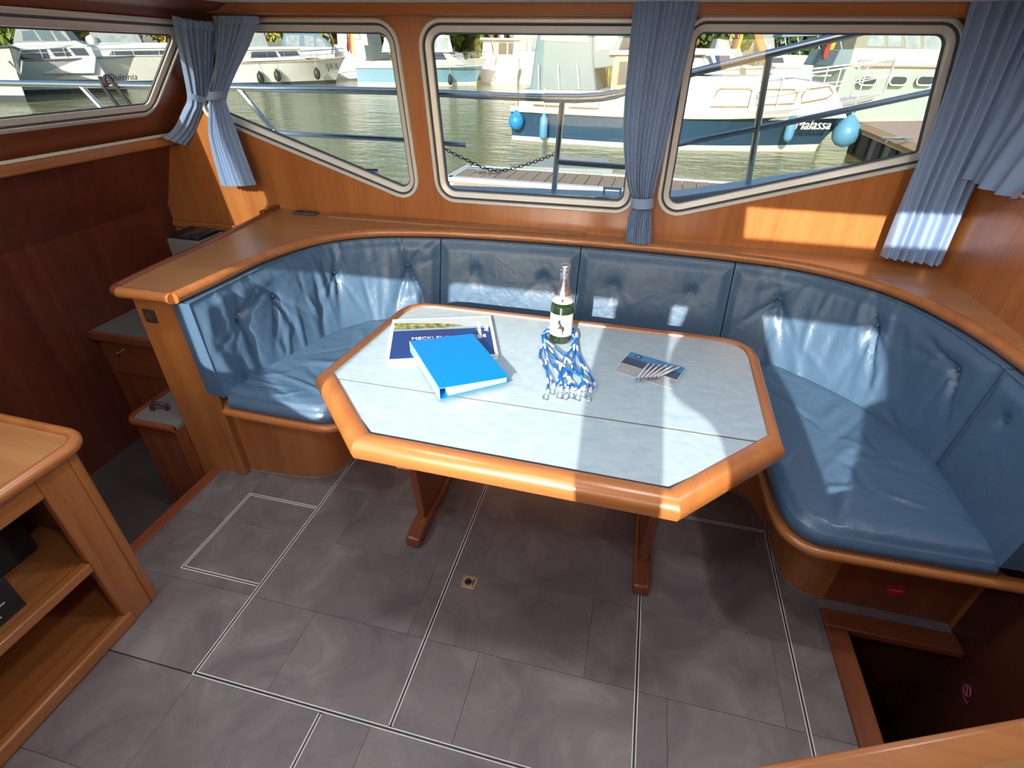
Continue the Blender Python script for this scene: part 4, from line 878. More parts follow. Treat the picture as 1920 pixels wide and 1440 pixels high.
# ================================================================ GALLEY (lower, left)
GT = pm('grey_worktop', (.21, .20, .19), .45, var=.06, scale=60)
g1 = empty('galley_counter', (-2.3, 2.15, -.30), 'dark mahogany galley counter with grey top and drawer against the left wall', 'counter')
mb = MB(); mb.box(-2.70, -1.90, 1.86, YF-.01, -.30, .40); make('carcass', mb, W['mahogany_z'], g1)
mb = MB(); mb.box(-2.70, -1.90, 1.835, YF-.01, .40, .43); make('worktop', mb, GT, g1, bevel=.004)
mb = MB(); mb.box(-2.70, -1.90, 1.820, 1.837, .385, .435); make('edge_trim', mb, W['mahogany_x'], g1, bevel=.006)
mb = MB(); mb.box(-2.66, -2.05, 1.846, 1.86, .18, .37); dd = make('drawer', mb, W['mahogany_x'], g1, bevel=.004)
kn = aty(222, 662, 1.84); mb = MB(); mb.lathe([(.004, 0), (.004, .012), (.011, .016), (.011, .022), (0, .026)], 14); mb.v = [(kn[0]+p[0], 1.846-p[2], kn[2]+p[1]) for p in mb.v]; make('knob', mb, CHROME, dd, smooth=True)
g2 = empty('galley_locker', (-2.0, 1.62, -.30), 'low mahogany box with grey top and rounded rim next to the bench end panel', 'cabinet')
pl2 = rpoly([(-2.12, 1.42), (-1.868, 1.42), (-1.868, 1.82), (-2.12, 1.82)], [.05, .004, .004, .004]); pl2 = [tuple(p) for p in pl2]
mb = MB(); mb.slab([(p[0]*.999, p[1]) for p in pl2], -.30, .245); make('carcass', mb, W['mahogany_z'], g2)
mb = MB(); mb.slab(pl2, .245, .262); make('top_board', mb, GT, g2)
i0 = [k for k in range(len(pl2))]
rimp = [(-2.12, 1.82)]+[p for p in pl2[:8]]+[(-1.868, 1.42)]
mb = MB(); mb.sweep(rimp, [(.01, .24), (-.006, .24), (-.014, .248), (-.015, .262), (-.008, .273), (.006, .274), (.010, .264)]); make('rim', mb, W['mahogany_x'], g2, smooth=True, angle=60)
hp = atz(300, 768, .265)
mb = MB(); mb.tube(spline([(hp[0]-.03, hp[1]-.01, .2632), (hp[0]-.028, hp[1]-.01, .29), (hp[0], hp[1], .30), (hp[0]+.03, hp[1]+.01, .29), (hp[0]+.032, hp[1]+.01, .2632)], 20), .009, 8); make('grab_handle', mb, pm('brown_plastic', (.06, .04, .035), .4), label='small brown grab handle standing on the low grey galley top', cat='handle', smooth=True)
e = empty('grey_appliance', (-2.27, 2.27, .43), 'small grey and black appliance box on the galley counter behind the ledge', 'appliance')
mb = MB(); mb.box(-2.37, -2.17, 2.18, 2.36, .4305, .84); make('housing', mb, pm('warm_grey_plastic', (.20, .18, .16), .45), e, bevel=.006)
mb = MB(); mb.box(-2.36, -2.18, 2.19, 2.35, .84, .862); make('lid', mb, BLACK, e, bevel=.006)
mb = MB(); mb.box(-2.25, -2.225, 2.178, 2.18, .79, .80); make('badge', mb, CHROME, e)
mb = MB(); mb.box(-2.69, -1.975, YF-.03, YF-.001, .775, .81); make('trim_7', mb, W['teak_x'], bevel=.006, kind='structure')

# ================================================================ HELM CONSOLE (lower right foreground)
p0 = atz(1300, 1452, .86); p1 = atz(2100, 1306, .86); d = (p1-p0)[:2]; d /= np.linalg.norm(d); nn = np.array([d[1], -d[0]])   # towards the camera
q = [p0[:2], p1[:2], p1[:2]+nn*.16, p0[:2]+nn*.16]
con = empty('helm_console', (.6, .42, 0), 'orange wooden helm console top with rounded edge in front of the stairwell', 'console')
mb = MB(); mb.slab([tuple(p) for p in q], .825, .855); make('console_top', mb, W['teak_x'], con, bevel=.012, bseg=4)
q2 = [p0[:2]+nn*.045, p1[:2]+nn*.045, p1[:2]+nn*.14, p0[:2]+nn*.14]
mb = MB(); mb.slab([tuple(p) for p in q2], 0.0, .825); make('console_body', mb, W['teak_z'], con)
q3 = [p0[:2]+nn*.05, p1[:2]+nn*.05, p1[:2]+nn*.16, p0[:2]+nn*.16]
mb = MB(); mb.slab([tuple(p) for p in q3], .8552, .862); make('console_panel', mb, W['ledge_wood'], con, bevel=.003)
# ================================================================ OUTSIDE
WZ = -.9
m, n_, l, b = _new('green_harbour_water'); tc = n_.new('ShaderNodeTexCoord')
b.inputs['Base Color'].default_value = (.25, .25, .09, 1); b.inputs['Roughness'].default_value = .07; b.inputs['IOR'].default_value = 1.33
h0 = None
for sc, st, di in ((1.1, .55, .16), (4.5, .5, .05), (.25, .4, .3)):
    mp = n_.new('ShaderNodeMapping'); mp.inputs['Scale'].default_value = (1, 1.7, 1); l.new(tc.outputs['Object'], mp.inputs[0])
    nz = n_.new('ShaderNodeTexNoise'); nz.inputs['Scale'].default_value = sc; nz.inputs['Detail'].default_value = 3; l.new(mp.outputs[0], nz.inputs['Vector'])
    bp = n_.new('ShaderNodeBump'); bp.inputs['Strength'].default_value = st; bp.inputs['Distance'].default_value = di; l.new(nz.outputs[0], bp.inputs['Height'])
    if h0 is not None: l.new(h0.outputs[0], bp.inputs['Normal'])
    h0 = bp
l.new(h0.outputs[0], b.inputs['Normal'])
mb = MB(); mb.add([(-140, -40, WZ), (90, -40, WZ), (90, 120, WZ), (-140, 120, WZ)], [(0, 1, 2, 3)]); make('harbour_water', mb, m, label='rippled green harbour water spreading around the moored boats', cat='water', kind='stuff', fix=False)
# far shore
shore = []
def arc(r, a): return (r*math.sin(math.radians(a)), r*math.cos(math.radians(a)))
mb = MB(); A = np.linspace(-85, 55, 40)
for i in range(39):
    p = [arc(72, A[i]), arc(72, A[i+1]), arc(130, A[i+1]), arc(130, A[i])]; mb.add([(*p[0], -1.2), (*p[1], -1.2), (*p[2], .2), (*p[3], .2), (*p[0], -.3), (*p[1], -.3)], [(4, 5, 2, 3), (0, 1, 5, 4)])
make('far_bank', mb, pm('grass_bank', (.16, .20, .045), .9, var=.4, scale=.3), kind='structure')
# reeds along the bank
rng = np.random.RandomState(9); mb = MB()
for i in range(2600):
    a = rng.uniform(-70, 40); r = rng.uniform(69.5, 73); x, y = arc(r, a); hh = rng.uniform(1.2, 2.6); w_ = rng.uniform(.05, .12); t = math.radians(a); dx, dy = math.cos(t)*w_, -math.sin(t)*w_; ln = rng.normal(0, .2)
    mb.add([(x-dx, y-dy, WZ-.1), (x+dx, y+dy, WZ-.1), (x+dx*.2+ln, y, WZ+hh)], [(0, 1, 2)])
make('reed_bed', mb, pm('reed_green', (.32, .30, .06), .8, var=.35, scale=2), label='yellow green reeds growing along the far bank', cat='reeds', kind='stuff', fix=False)
# trees
def foliage(seed, rx, rz, n):
    rng = np.random.RandomState(seed); mb = MB(); cl = [(rng.normal(0, .5, 3)*np.array([rx, rx, rz*.9])) for _ in range(16)]
    for i in range(n):
        c = cl[rng.randint(16)]; d = rng.normal(0, 1, 3); d /= np.linalg.norm(d); p = c+d*np.array([rx, rx, rz])*.42*rng.uniform(.75, 1.05); s = rng.uniform(.25, .55)
        a = rng.normal(0, 1, 3); a /= np.linalg.norm(a); b2 = np.cross(a, rng.normal(0, 1, 3)); b2 /= np.linalg.norm(b2)
        mb.add([p-a*s, p-b2*s*.6, p+a*s, p+b2*s*.6], [(0, 1, 2, 3)])
    return mb
GR = [pm('leaf_dark_green', (.085, .15, .030), .7, var=.5, scale=1.5), pm('leaf_mid_green', (.19, .27, .045), .7, var=.5, scale=1.5), pm('leaf_yellow_green', (.40, .40, .06), .7, var=.45, scale=1.5), pm('leaf_ochre', (.46, .34, .06), .7, var=.4, scale=1.5)]
BARK = pm('pine_bark', (.26, .15, .085), .85, var=.3, scale=3, bump=.5)
fm = []
for k in range(3):
    me_o = make('tmp', foliage(30+k, 3.4, 4.4, 3000), GR[0], fix=False); me = me_o.data; bpy.data.objects.remove(me_o); fm.append(me)
tmesh = {}
kinds = [('dark green leafy tree on the far bank behind the boats', 0), ('mid green leafy tree on the far bank behind the boats', 1), ('pale yellow green tree on the far bank behind the boats', 2), ('ochre autumn coloured tree on the far bank behind the moored yachts', 3)]
rng = np.random.RandomState(12)
for i in range(34):
    a = -72+i*3.3+rng.uniform(-1, 1); r = 76+(i % 3)*5+rng.uniform(0, 3); k = [0, 1, 2, 1, 0][i % 5]
    if -46 < a < -40: k = 3
    x, y = arc(r, a); sc = rng.uniform(.9, 1.25); hz = rng.uniform(3.4, 6.5)
    e = empty('broadleaf_tree', (x, y, -.2), kinds[k][0], 'tree', 'trees on the far bank')
    key = (i % 3, k)
    if key not in tmesh: mm = fm[i % 3].copy(); mm.materials.clear(); mm.materials.append(GR[k]); tmesh[key] = mm
    o = bpy.data.objects.new('foliage', tmesh[key]); COL.objects.link(o); o.parent = e; o.location = (0, 0, -1.2+.15*hz); o.scale = (sc, sc, sc*1.35); o.rotation_euler = (0, 0, rng.uniform(0, 6))
    mb = MB(); mb.tube([(x, y, -.6), (x+.1, y, hz*.5), (x+.2, y, hz+3)], [.28, .22, .08], 7); make('trunk', mb, BARK, e, smooth=True)
for px in (922, 937, 1000, 640, 833):     # bare pine trunks in front of the wood
    d = ray(px, 90); t = 71/np.hypot(d[0], d[1]); x, y = d[0]*t, d[1]*t
    e = empty('pine_tree', (x, y, -.3), 'tall slender pine with bare reddish trunk at the water edge', 'tree', 'bare pines on the far bank')
    mb = MB(); mb.tube([(x, y, -.5), (x+.05, y, 5), (x-.05, y, 12)], [.30, .26, .14], 8); make('trunk', mb, BARK, e, smooth=True)
    o = bpy.data.objects.new('foliage', tmesh.get((0, 0), fm[0])); COL.objects.link(o); o.parent = e; o.location = (0, 0, 14); o.scale = (.8, .8, .7)

# ---------------------------------------------------------------- boats
class Boat:
    def __init__(s, name, bow_px, stern_px, L, beam, Fs, Fb, label, hull, boot, rake=.9, strake=None, strake_h=.0, deck=None, rub=None, group=None, bow=None, heading=None, sp=2):
        if bow is None:
            b_ = atz(*bow_px, WZ)[:2]; st = atz(*stern_px, WZ)[:2]; d = (b_-st)/np.linalg.norm(b_-st)
        else: b_ = np.array(bow); d = np.array([math.cos(heading), math.sin(heading)])
        s.d = d; s.c = b_-d*L/2; s.nrm = np.array([-d[1], d[0]])      # left of heading (away from us)
        if bow is None:      # traced water line is the near side amidships -> shift the centre line away, keep the bow
            ang = math.atan2(beam*.40, L*.75); ca, sa = math.cos(-ang*.0), 0
        s.L, s.B = L, beam; s.Fs, s.Fb = Fs, Fb; s.rake = rake
        s.e = empty(name, (s.c[0], s.c[1], WZ), label, 'boat', group, rz=math.atan2(d[1], d[0]))
        n = 22; T = np.linspace(0, 1, n)
        s.sheer = lambda t: Fs+(Fb-Fs)*t**sp
        def hb(t, lev):     # half beam at level 0 (waterline)..1 (deck)
            top = beam/2*(1-np.clip((t-.55)/.45, 0, 1)**2.3)*(.86+.14*np.clip(t/.3, 0, 1)); wl_ = beam/2*.88*(1-np.clip((t-.40)/.60, 0, 1)**1.7)*(.86+.14*np.clip(t/.3, 0, 1))
            return wl_*(1-lev)+top*lev
        s.hb = hb
        def level(h, lev):
            zs = h*s.sheer(T) if h >= 0 else np.full(n, h); xs = -L/2+T*(L+rake*lev)
            y = np.maximum(hb(T, lev), .012); return xs, y, zs
        def band(h0, h1, nm, mat, m=3, out=0):
            mb = MB()
            for sg in (-1, 1):
                rows = []
                for q in range(m+1):
                    h = h0+(h1-h0)*q/m; lev = np.clip(h, 0, 1)**1.4; x, y, z = level(h, lev); rows.append(np.c_[x, sg*(y+out), z])
                mb.grid(np.stack(rows, 1), flip=sg > 0)
            # transom
            rows = []
            for q in range(m+1):
                h = h0+(h1-h0)*q/m; lev = np.clip(h, 0, 1)**1.4; x, y, z = level(h, lev); rows.append([(x[0], -y[0]-out, z[0]), (x[0], y[0]+out, z[0])])
            mb.grid(np.array(rows)); make(nm, mb, mat, s.e, smooth=True, local=True, angle=40)
        band(-.35, .13, 'boot_band', boot, 2)
        hs = 1-strake_h
        band(.13, hs, 'hull', hull, 5)
        if strake_h: band(hs, 1.0, 'upper_strake', strake, 2)
        x, y, z = level(1, 1.0); mb = MB(); mb.grid(np.stack([np.c_[x, -y, z-.02], np.c_[x, y, z-.02]], 1)); make('deck', mb, deck or WHITE, s.e, local=True, fix=False)
        mb = MB(); rl = [(x[i], -y[i]-.02, z[i]*(hs if strake_h else 1)) for i in range(n)]; rl2 = [(x[i], y[i]+.02, z[i]*(hs if strake_h else 1)) for i in range(n)]
        for p in (rl, rl2): mb.tube(p, .045, 6)
        make('rub_rail', mb, rub or CREAM, s.e, smooth=True, local=True)
    def side(s, pts, off):       # photo pixels -> (x,z) on the fore-and-aft plane at lateral offset off (negative = near side)
        out = []
        for px, py in pts:
            dd = ray(px, py); o = s.c+s.nrm*off; den = dd[:2]@s.nrm; t = (o@s.nrm)/den; P = CAM+dd*t; out.append((float((P[:2]-s.c)@s.d), float(P[2]-WZ)))
        return out
    def block(s, nm, pts, wb, wt, mat, px=True, bevel=.04):
        q = s.side(pts, -wb) if px else pts; zs = [p[1] for p in q]; z0, z1 = min(zs), max(zs)
        hw = lambda z: wb+(wt-wb)*(z-z0)/(z1-z0); mb = MB(); mb.prism(q, lambda a, b: (a, -hw(b), b), lambda a, b: (a, hw(b), b))
        make(nm, mb, mat, s.e, local=True, bevel=bevel); s.hw = hw; return q
    def pane(s, pts, mat=None, nm='window', px=True, hw=None, frame=None, both=True):
        hw = hw or s.hw; q = s.side(pts, -hw(np.mean([p[1] for p in s.side(pts, -1.2)]) if px else 1.5)) if px else pts
        for sg in ((-1, 1) if both else (-1,)):
            mb = MB(); mb.prism(q, lambda a, b: (a, sg*(hw(b)-.01), b), lambda a, b: (a, sg*(hw(b)+.02), b)); w_ = make(nm, mb, mat or DARKG, s.e, local=True)
            if frame is not None and sg < 0:
                mb = MB(); mb.tube([(a, -(hw(b)+.022), b) for a, b in q], .022, 5, closed=True); make('window_frame', mb, frame, w_, local=True)
    def rail(s, t0, t1, h, n=6, mat=None):
        T = np.linspace(t0, t1, 14)
        for sg in (-1, 1):
            P = [(-s.L/2+t*(s.L+s.rake), sg*max(s.hb(t, 1)-.07, .03), s.sheer(t)+h) for t in T]; mb = MB(); mb.tube(P, .022, 5); mb.tube([(p[0], p[1], p[2]-h*.5) for p in P], .014, 5); make('guard_rail', mb, mat or CHROME, s.e, smooth=True, local=True)
            for t in np.linspace(t0, t1, n):
                p = (-s.L/2+t*(s.L+s.rake), sg*max(s.hb(t, 1)-.07, .03)); mb = MB(); mb.tube([(*p, s.sheer(t)-.05), (*p, s.sheer(t)+h)], .018, 5); make('stanchion', mb, mat or CHROME, s.e, local=True)
    def world(s, x, y, z): return (s.c[0]+s.d[0]*x+s.nrm[0]*y, s.c[1]+s.d[1]*x+s.nrm[1]*y, WZ+z)
    def flag(s, x, y, z, h=1.2, ang=.35, cols=None):
        cols = cols or [pm('flag_black', (.03, .03, .03), .7), pm('flag_red', (.65, .05, .03), .7), pm('flag_gold', (.85, .50, .03), .7)]
        mb = MB(); mb.tube([(x, y, z), (x-h*math.sin(ang), y, z+h*math.cos(ang))], .018, 5); st = make('flag_staff', mb, WHITE, s.e, local=True)
        tx, tz = x-h*math.sin(ang), z+h*math.cos(ang); mb = MB(); N = 9
        for k in range(3):
            G = np.zeros((2, N, 3))
            for j in range(N):
                u = j/(N-1); sag = (.75*h*u)
                for q in range(2):
                    v = (k+q)/3*.42*h; G[q, j] = (tx+v*.55+.10*math.sin(5*u+k)*u, y+.08*math.sin(7*u+v*3), tz-v*.5-sag+.02)
            mb.grid(G, mi=k)
        make('flag', mb, cols, st, local=True, fix=False, smooth='all')
def fender(P, r, hgt, mat, label, rope=1.0, round_=False, group='fenders'):
    e = empty('ball_fender' if round_ else 'fender', (P[0], P[1], P[2]-hgt/2), label, 'fender', group)
    if round_: pr_ = [(.0, -r), (r*.5, -r*.87), (r*.87, -r*.5), (r, 0), (r*.92, r*.45), (r*.66, r*.85), (r*.32, r*1.15), (r*.18, r*1.3), (.0, r*1.34)]
    else: pr_ = [(0, -hgt/2), (r*.4, -hgt/2+.01), (r*.85, -hgt/2+r*.6), (r, -hgt/2+r*1.1), (r, hgt/2-r*1.1), (r*.85, hgt/2-r*.6), (r*.4, hgt/2-.02), (r*.3, hgt/2+.06), (0, hgt/2+.07)]
    mb = MB(); mb.lathe(pr_, 18, P); make('body', mb, mat, e, smooth=True, angle=70)
    top = P[2]+(r*1.3 if round_ else hgt/2+.05); mb = MB(); mb.tube([(P[0], P[1], top), (P[0], P[1], top+rope)], .014, 5); make('rope', mb, pm('rope_white', (.7, .7, .68), .8), e)
NAVYH = pm('navy_hull_paint', (.034, .085, .155), .18, var=.12, scale=.8, coat=.5)
LBH = pm('light_blue_hull', (.24, .42, .54), .3, var=.05, scale=1); GREENH = pm('pale_green_hull', (.44, .54, .46), .25, var=.05, scale=1)
ANTI = pm('dark_boot', (.05, .06, .07), .5); WBOOT = pm('white_boot', (.62, .63, .58), .4, var=.1, scale=2)
CANV = pm('grey_teal_canvas', (.22, .30, .32), .75, var=.1, scale=2); CANVG = pm('grey_canvas', (.36, .38, .37), .8, var=.12, scale=2); CANVW = pm('white_canvas', (.66, .66, .62), .8, var=.06, scale=2)
CLEAR = pm('crinkled_clear_vinyl', (.34, .39, .38), .12, var=.5, scale=3, bump=.8, coat=.6); HOUSE = pm('varnished_deckhouse', (.62, .26, .07), .3, var=.15, scale=3, coat=.4); BRNF = pm('bronze_frame', (.38, .24, .12), .4)
FBLK = pm('black_fender', (.03, .032, .035), .4); FBLU = pm('blue_fender', (.13, .36, .55), .35, var=.1); BALL = pm('bright_blue_fender', (.03, .30, .68), .35, var=.06)

# 1. the blue motor yacht across the basin
mb_ = Boat('blue_motor_yacht', None, None, 9.5, 3.3, 1.02, 1.66, 'navy blue hulled motor yacht with white cabin and wooden wheelhouse moored opposite', NAVYH, WBOOT, rake=1.35, strake=WHITE, strake_h=.12, bow=(5.1, 19.3), heading=math.radians(-3), sp=4)
mb_.hw = lambda z: 1.45
y_ = -1.42
mb_.block('aft_cabin', [(972, 168), (1160, 172), (1160, 212), (972, 210)], 1.45, 1.40, WHITE)
mb_.block('wheelhouse', [(1140, 215), (1290, 215), (1282, 100), (1150, 100)], 1.30, 1.15, WHITE)
mb_.pane([(1160, 150), (1180, 150), (1180, 112), (1166, 112)], frame=BRNF)
mb_.block('wheelhouse_door', [(1148, 178), (1185, 178), (1180, 104), (1152, 104)], 1.335, 1.20, HOUSE, bevel=.02)
mb_.pane([(1158, 158), (1178, 158), (1176, 116), (1162, 116)], frame=BRNF)
mb_.block('wheelhouse_roof', [(1140, 103), (1330, 103), (1326, 94), (1144, 94)], 1.35, 1.3, WHITE)
mb_.block('windscreen', [(1285, 140), (1340, 140), (1322, 100), (1285, 100)], 1.15, 1.05, WHITE)
mb_.pane([(1300, 132), (1328, 132), (1316, 106), (1302, 106)], frame=BRNF)
mb_.block('trunk_cabin', [(1270, 232), (1590, 222), (1566, 160), (1490, 148), (1300, 143), (1280, 160)], 1.25, 1.12, WHITE)
for w4 in ([(1332, 200), (1402, 200), (1411, 172), (1405, 167), (1350, 167), (1344, 172)], [(1418, 197), (1488, 194), (1495, 175), (1490, 168), (1428, 168), (1420, 178)], [(1502, 193), (1550, 184), (1562, 175), (1555, 162), (1512, 168), (1503, 180)]):
    mb_.pane(w4, mat=pm('curtained_pane', (.62, .60, .53), .2, var=.12, scale=6), frame=BRNF)
mb_.hw = lambda z: 1.47
for w4 in ([(1000, 200), (1050, 203), (1052, 188), (1002, 186)], [(1066, 205), (1122, 207), (1124, 190), (1068, 189)]):
    mb_.pane([(p[0], p[1]-4) for p in w4], mat=pm('curtained_pane', (.6, .6, .5)), frame=BRNF, hw=lambda z: 1.52)
mb_.block('cockpit_tent', [(993, 170), (1118, 172), (1112, 120), (1108, 30), (1010, 30), (1000, 105)], 1.35, 1.2, CANV, bevel=.06)
mb_.pane([(1014, 76), (1102, 80), (1102, 36), (1016, 36)], mat=CLEAR, nm='clear_panel')
mb_.block('tent_front', [(1108, 130), (1150, 125), (1180, 36), (1108, 32)], 1.18, 1.1, CANV)
mb_.pane([(1118, 96), (1150, 92), (1172, 40), (1116, 40)], mat=CLEAR, nm='clear_panel')
for k in range(3):
    q = mb_.side([(1010+38*k, 168), (1010+36*k, 122)], -1.42); mb = MB(); mb.tube([(a, -1.40, b_) for a, b_ in q], .03, 5); make('tent_pole', mb, CHROME, mb_.e, local=True)
mb_.rail(.66, 1.0, .85, 6, mat=WHITE)
q = mb_.side([(1350, 150), (1560, 146)], -1.0); mb = MB(); mb.tube([(q[0][0], -1.0, q[0][1]+.05), (q[1][0], -.8, q[1][1]+.05)], .022, 5); make('hand_rail', mb, WHITE, mb_.e, local=True)
# name near the bow, on the hull
def hull_name(bt, txt, px, size, mat, shear=.25, z=None, dy=.06):
    q = bt.side([px], -bt.B*.36)[0]; x = q[0]; t = (x+bt.L/2)/bt.L; t2 = t+.12
    zz = q[1] if z is None else z; lev = min((zz+size)/bt.sheer(t), 1)**1.4
    def P(tt): return np.array([-bt.L/2+tt*(bt.L+bt.rake*lev), -bt.hb(tt, lev)-dy, zz])
    a = P(t); b_ = P(t2); mid = P((t+t2)/2); ex_n = b_-a; nn_ = np.array([ex_n[1], -ex_n[0], 0])/np.linalg.norm(ex_n); a = a+nn_*max(0, (mid-a)@nn_)
    return text(txt, size, mat, a, ex_n, (0, 0, 1), bt.e, extrude=.02, shear=shear, local=True)
hull_name(mb_, 'Malassa', (1428, 240), .38, WHITE)
for (px, py, lab) in (((1018), 240, 'slim blue fender hanging near the stern of the navy yacht'), (1487, 245, 'slim blue fender hanging beside the lettering of the navy yacht')):
    q = mb_.side([(px, py)], -1.72)[0]; t = (q[0]+mb_.L/2)/(mb_.L+1); yy = -mb_.hb(t, .6)-.20
    fender(mb_.world(q[0], yy, q[1]), .13, .72, FBLU, lab, rope=.7, group='blue fenders')
P = mb_.world(*(lambda q: (q[0]-.05, -1.30, q[1]))(mb_.side([(969, 228)], -1.5)[0])); P = aty(968, 228, 18.25); fender(tuple(P), .25, .5, BALL, 'bright blue ball fender hanging at the stern corner of the navy yacht', rope=.9, round_=True, group='blue fenders')
P = aty(1586, 250, 18.9); fender(tuple(P), .38, .7, FBLU, 'big blue ball fender hanging under the bow of the navy yacht', rope=.9, round_=True, group='blue fenders')

# 2. pale green yacht behind its bow
gy = Boat('green_motor_yacht', None, None, 13.5, 4.0, 2.15, 2.3, 'large pale green hulled yacht with white upper works and olive framed canopy', GREENH, pm('cream_boot', (.68, .62, .42), .5, var=.1), rake=1.2, bow=(20.5, 30.5), heading=math.radians(8), rub=BRNF)
gy.block('upper_works', [(1592, 128), (1800, 134), (1800, 92), (1604, 90)], 1.75, 1.65, WHITE)
gy.block('canopy', [(1600, 93), (1800, 95), (1800, 30), (1625, 35)], 1.65, 1.35, pm('olive_canvas', (.30, .30, .22), .8, var=.08))
for w4 in ([(1622, 86), (1660, 88), (1652, 50), (1640, 50)], [(1662, 88), (1688, 88), (1690, 48), (1668, 50)], [(1695, 90), (1722, 92), (1728, 48), (1696, 48)], [(1728, 92), (1762, 94), (1762, 48), (1736, 48)]): gy.pane(w4, mat=CLEAR, nm='clear_panel')
for px in (1606, 1627, 1684, 1735):
    q = gy.side([(px, 151)], -2.02)[0]; mb = MB(); x, z = q
    mb.prism([tuple(p) for p in rpoly([(x-.30, z-.13), (x+.30, z-.13), (x+.30, z+.13), (x-.30, z+.13)], .12)], lambda a, b: (a, -2.06, b), lambda a, b: (a, -1.9, b))
    if px != 1606: pt = make('porthole', mb, DARKG, gy.e, local=True); mb = MB(); mb.tube([(p[0], -2.065, p[1]) for p in rpoly([(x-.33, z-.16), (x+.33, z-.16), (x+.33, z+.16), (x-.33, z+.16)], .15)], .03, 5, closed=True); make('porthole_rim', mb, WHITE, pt, local=True)
gy.block('stern_screen', [(1560, 125), (1598, 126), (1604, 92), (1578, 92)], 1.6, 1.5, CANV)
q = gy.side([(1650, 128)], -1.8)[0]; mb = MB(); mb.box(q[0]-.9, q[0]+.5, -1.80, -1.76, q[1]-.02, q[1]+.28); make('name_board', mb, pm('grey_board', (.33, .35, .33), .5), gy.e, local=True)
text('Hanseat', .30, WHITE, (q[0]-.65, -1.82, q[1]+.03), (1, 0, 0), (0, 0, 1), gy.e, extrude=.01, shear=.3, local=True)
gy.flag(-gy.L/2+.3, -.6, 2.3, 2.0, .5)
P = aty(1648, 205, 27.6); fender(tuple(P), .20, .7, FBLK, 'black fender hanging on the pale green hull', rope=.8, group='black fenders')

# 3. boats between them, farther off
b1 = Boat('white_cruiser', None, None, 9.0, 3.2, 1.5, 1.8, 'white cabin cruiser with dark side windows and grey sprayhood behind the navy yacht', WHITE, WBOOT, bow=(6.5, 42), heading=math.radians(5))
b1.block('cabin', [(1270, 128), (1400, 130), (1390, 92), (1280, 90)], 1.3, 1.15, WHITE); b1.pane([(1312, 124), (1340, 124), (1332, 104), (1314, 106)]); b1.pane([(1344, 122), (1372, 122), (1368, 104), (1340, 104)], mat=pm('navy_canvas', (.05, .06, .12), .7))
b1.block('hood', [(1340, 95), (1372, 100), (1368, 76), (1346, 72)], 1.0, .8, CANVG); b1.flag(1.0, -.5, 3.4, 1.8, -.5)
b2 = Boat('bimini_cruiser', None, None, 10.0, 3.4, 1.7, 1.9, 'white motor cruiser with blue bimini top beside the pale green yacht', WHITE, WBOOT, bow=(15.0, 45), heading=math.radians(3))
b2.block('cabin', [(1428, 142), (1530, 142), (1524, 104), (1440, 102)], 1.5, 1.4, WHITE); b2.pane([(1444, 118), (1470, 118), (1468, 108), (1446, 108)])
b2.block('bimini', [(1466, 70), (1545, 66), (1545, 58), (1470, 60)], 1.4, 1.2, pm('blue_bimini', (.20, .27, .36), .8))
for px in (1476, 1500, 1538):
    q = b2.side([(px, 104), (px-4, 66)], -1.2)
    for sg in (-1, 1): mb = MB(); mb.tube([(q[0][0], sg*1.2, q[0][1]), (q[1][0], sg*1.1, q[1][1])], .03, 5); make('bimini_pole', mb, CHROME, b2.e, local=True)
b2.flag(-4.6, -.4, 2.0, 2.2, .35); b2.flag(2.8, -.6, 2.4, 2.4, .2)
b2.block('wheel_shelter', [(1425, 100), (1455, 104), (1452, 70), (1428, 70)], 1.2, 1.1, CANVG); b2.pane([(1432, 92), (1448, 94), (1446, 78), (1434, 78)], mat=CLEAR, nm='clear_panel')
P0, P1 = aty(1442, 130, 36), aty(1406, 20, 36); mb = MB(); mb.tube([tuple(P0), tuple(P1)], [.22, .16], 8)
e = empty('leaning_mast', tuple(P0), 'orange wooden mast lowered at a lean behind the navy yacht', 'mast'); make('spar', mb, pm('orange_spar', (.75, .28, .11), .45, var=.1), e, smooth=True)
mb = MB(); q0 = P0*.75+P1*.25; mb.tube([(q0[0]-.3, q0[1], q0[2]), (q0[0]+.3, q0[1], q0[2]+.05)], .05, 6); make('mast_band', mb, BRNF, e)

# 4. far row seen through the left windows
r1 = Boat('grey_canopy_yacht', None, None, 10.5, 3.4, 1.55, 1.85, 'white motor yacht with grey flybridge canopy and script lettering seen through the raked window', WHITE, ANTI, rake=1.0, rub=pm('grey_rub', (.25, .24, .26), .5), bow=tuple(atz(238, 171, WZ)[:2]), heading=math.radians(40))
r1.block('saloon', [(28, 140), (178, 138), (180, 108), (170, 88), (24, 90)], 1.45, 1.3, WHITE)
for w4 in ([(36, 118), (98, 116), (86, 92), (40, 94)], [(104, 106), (136, 105), (124, 90), (92, 91)], [(142, 104), (168, 104), (158, 90), (130, 90)]): r1.pane(w4)
r1.block('fore_cabin', [(90, 150), (205, 150), (180, 112), (100, 108)], 1.25, 1.1, WHITE); r1.pane([(106, 122), (156, 124), (140, 118), (108, 116)])
r1.block('flybridge', [(20, 92), (168, 88), (140, 76), (26, 80)], 1.35, 1.25, WHITE); r1.block('canopy', [(24, 80), (136, 78), (108, 42), (28, 44)], 1.3, 1.0, CANVG)
for w4 in ([(44, 76), (74, 76), (60, 56), (40, 58)], [(80, 76), (104, 76), (90, 54), (64, 56)], [(110, 76), (128, 76), (108, 56), (96, 56)]): r1.pane(w4, mat=pm('tinted_canvas_pane', (.14, .20, .22), .2, var=.2))
r1.rail(.45, 1.0, .65, 7, mat=WHITE); hull_name(r1, 'Quirinia', (182, 152), .5, pm('dark_lettering', (.1, .09, .09), .5), shear=.3)
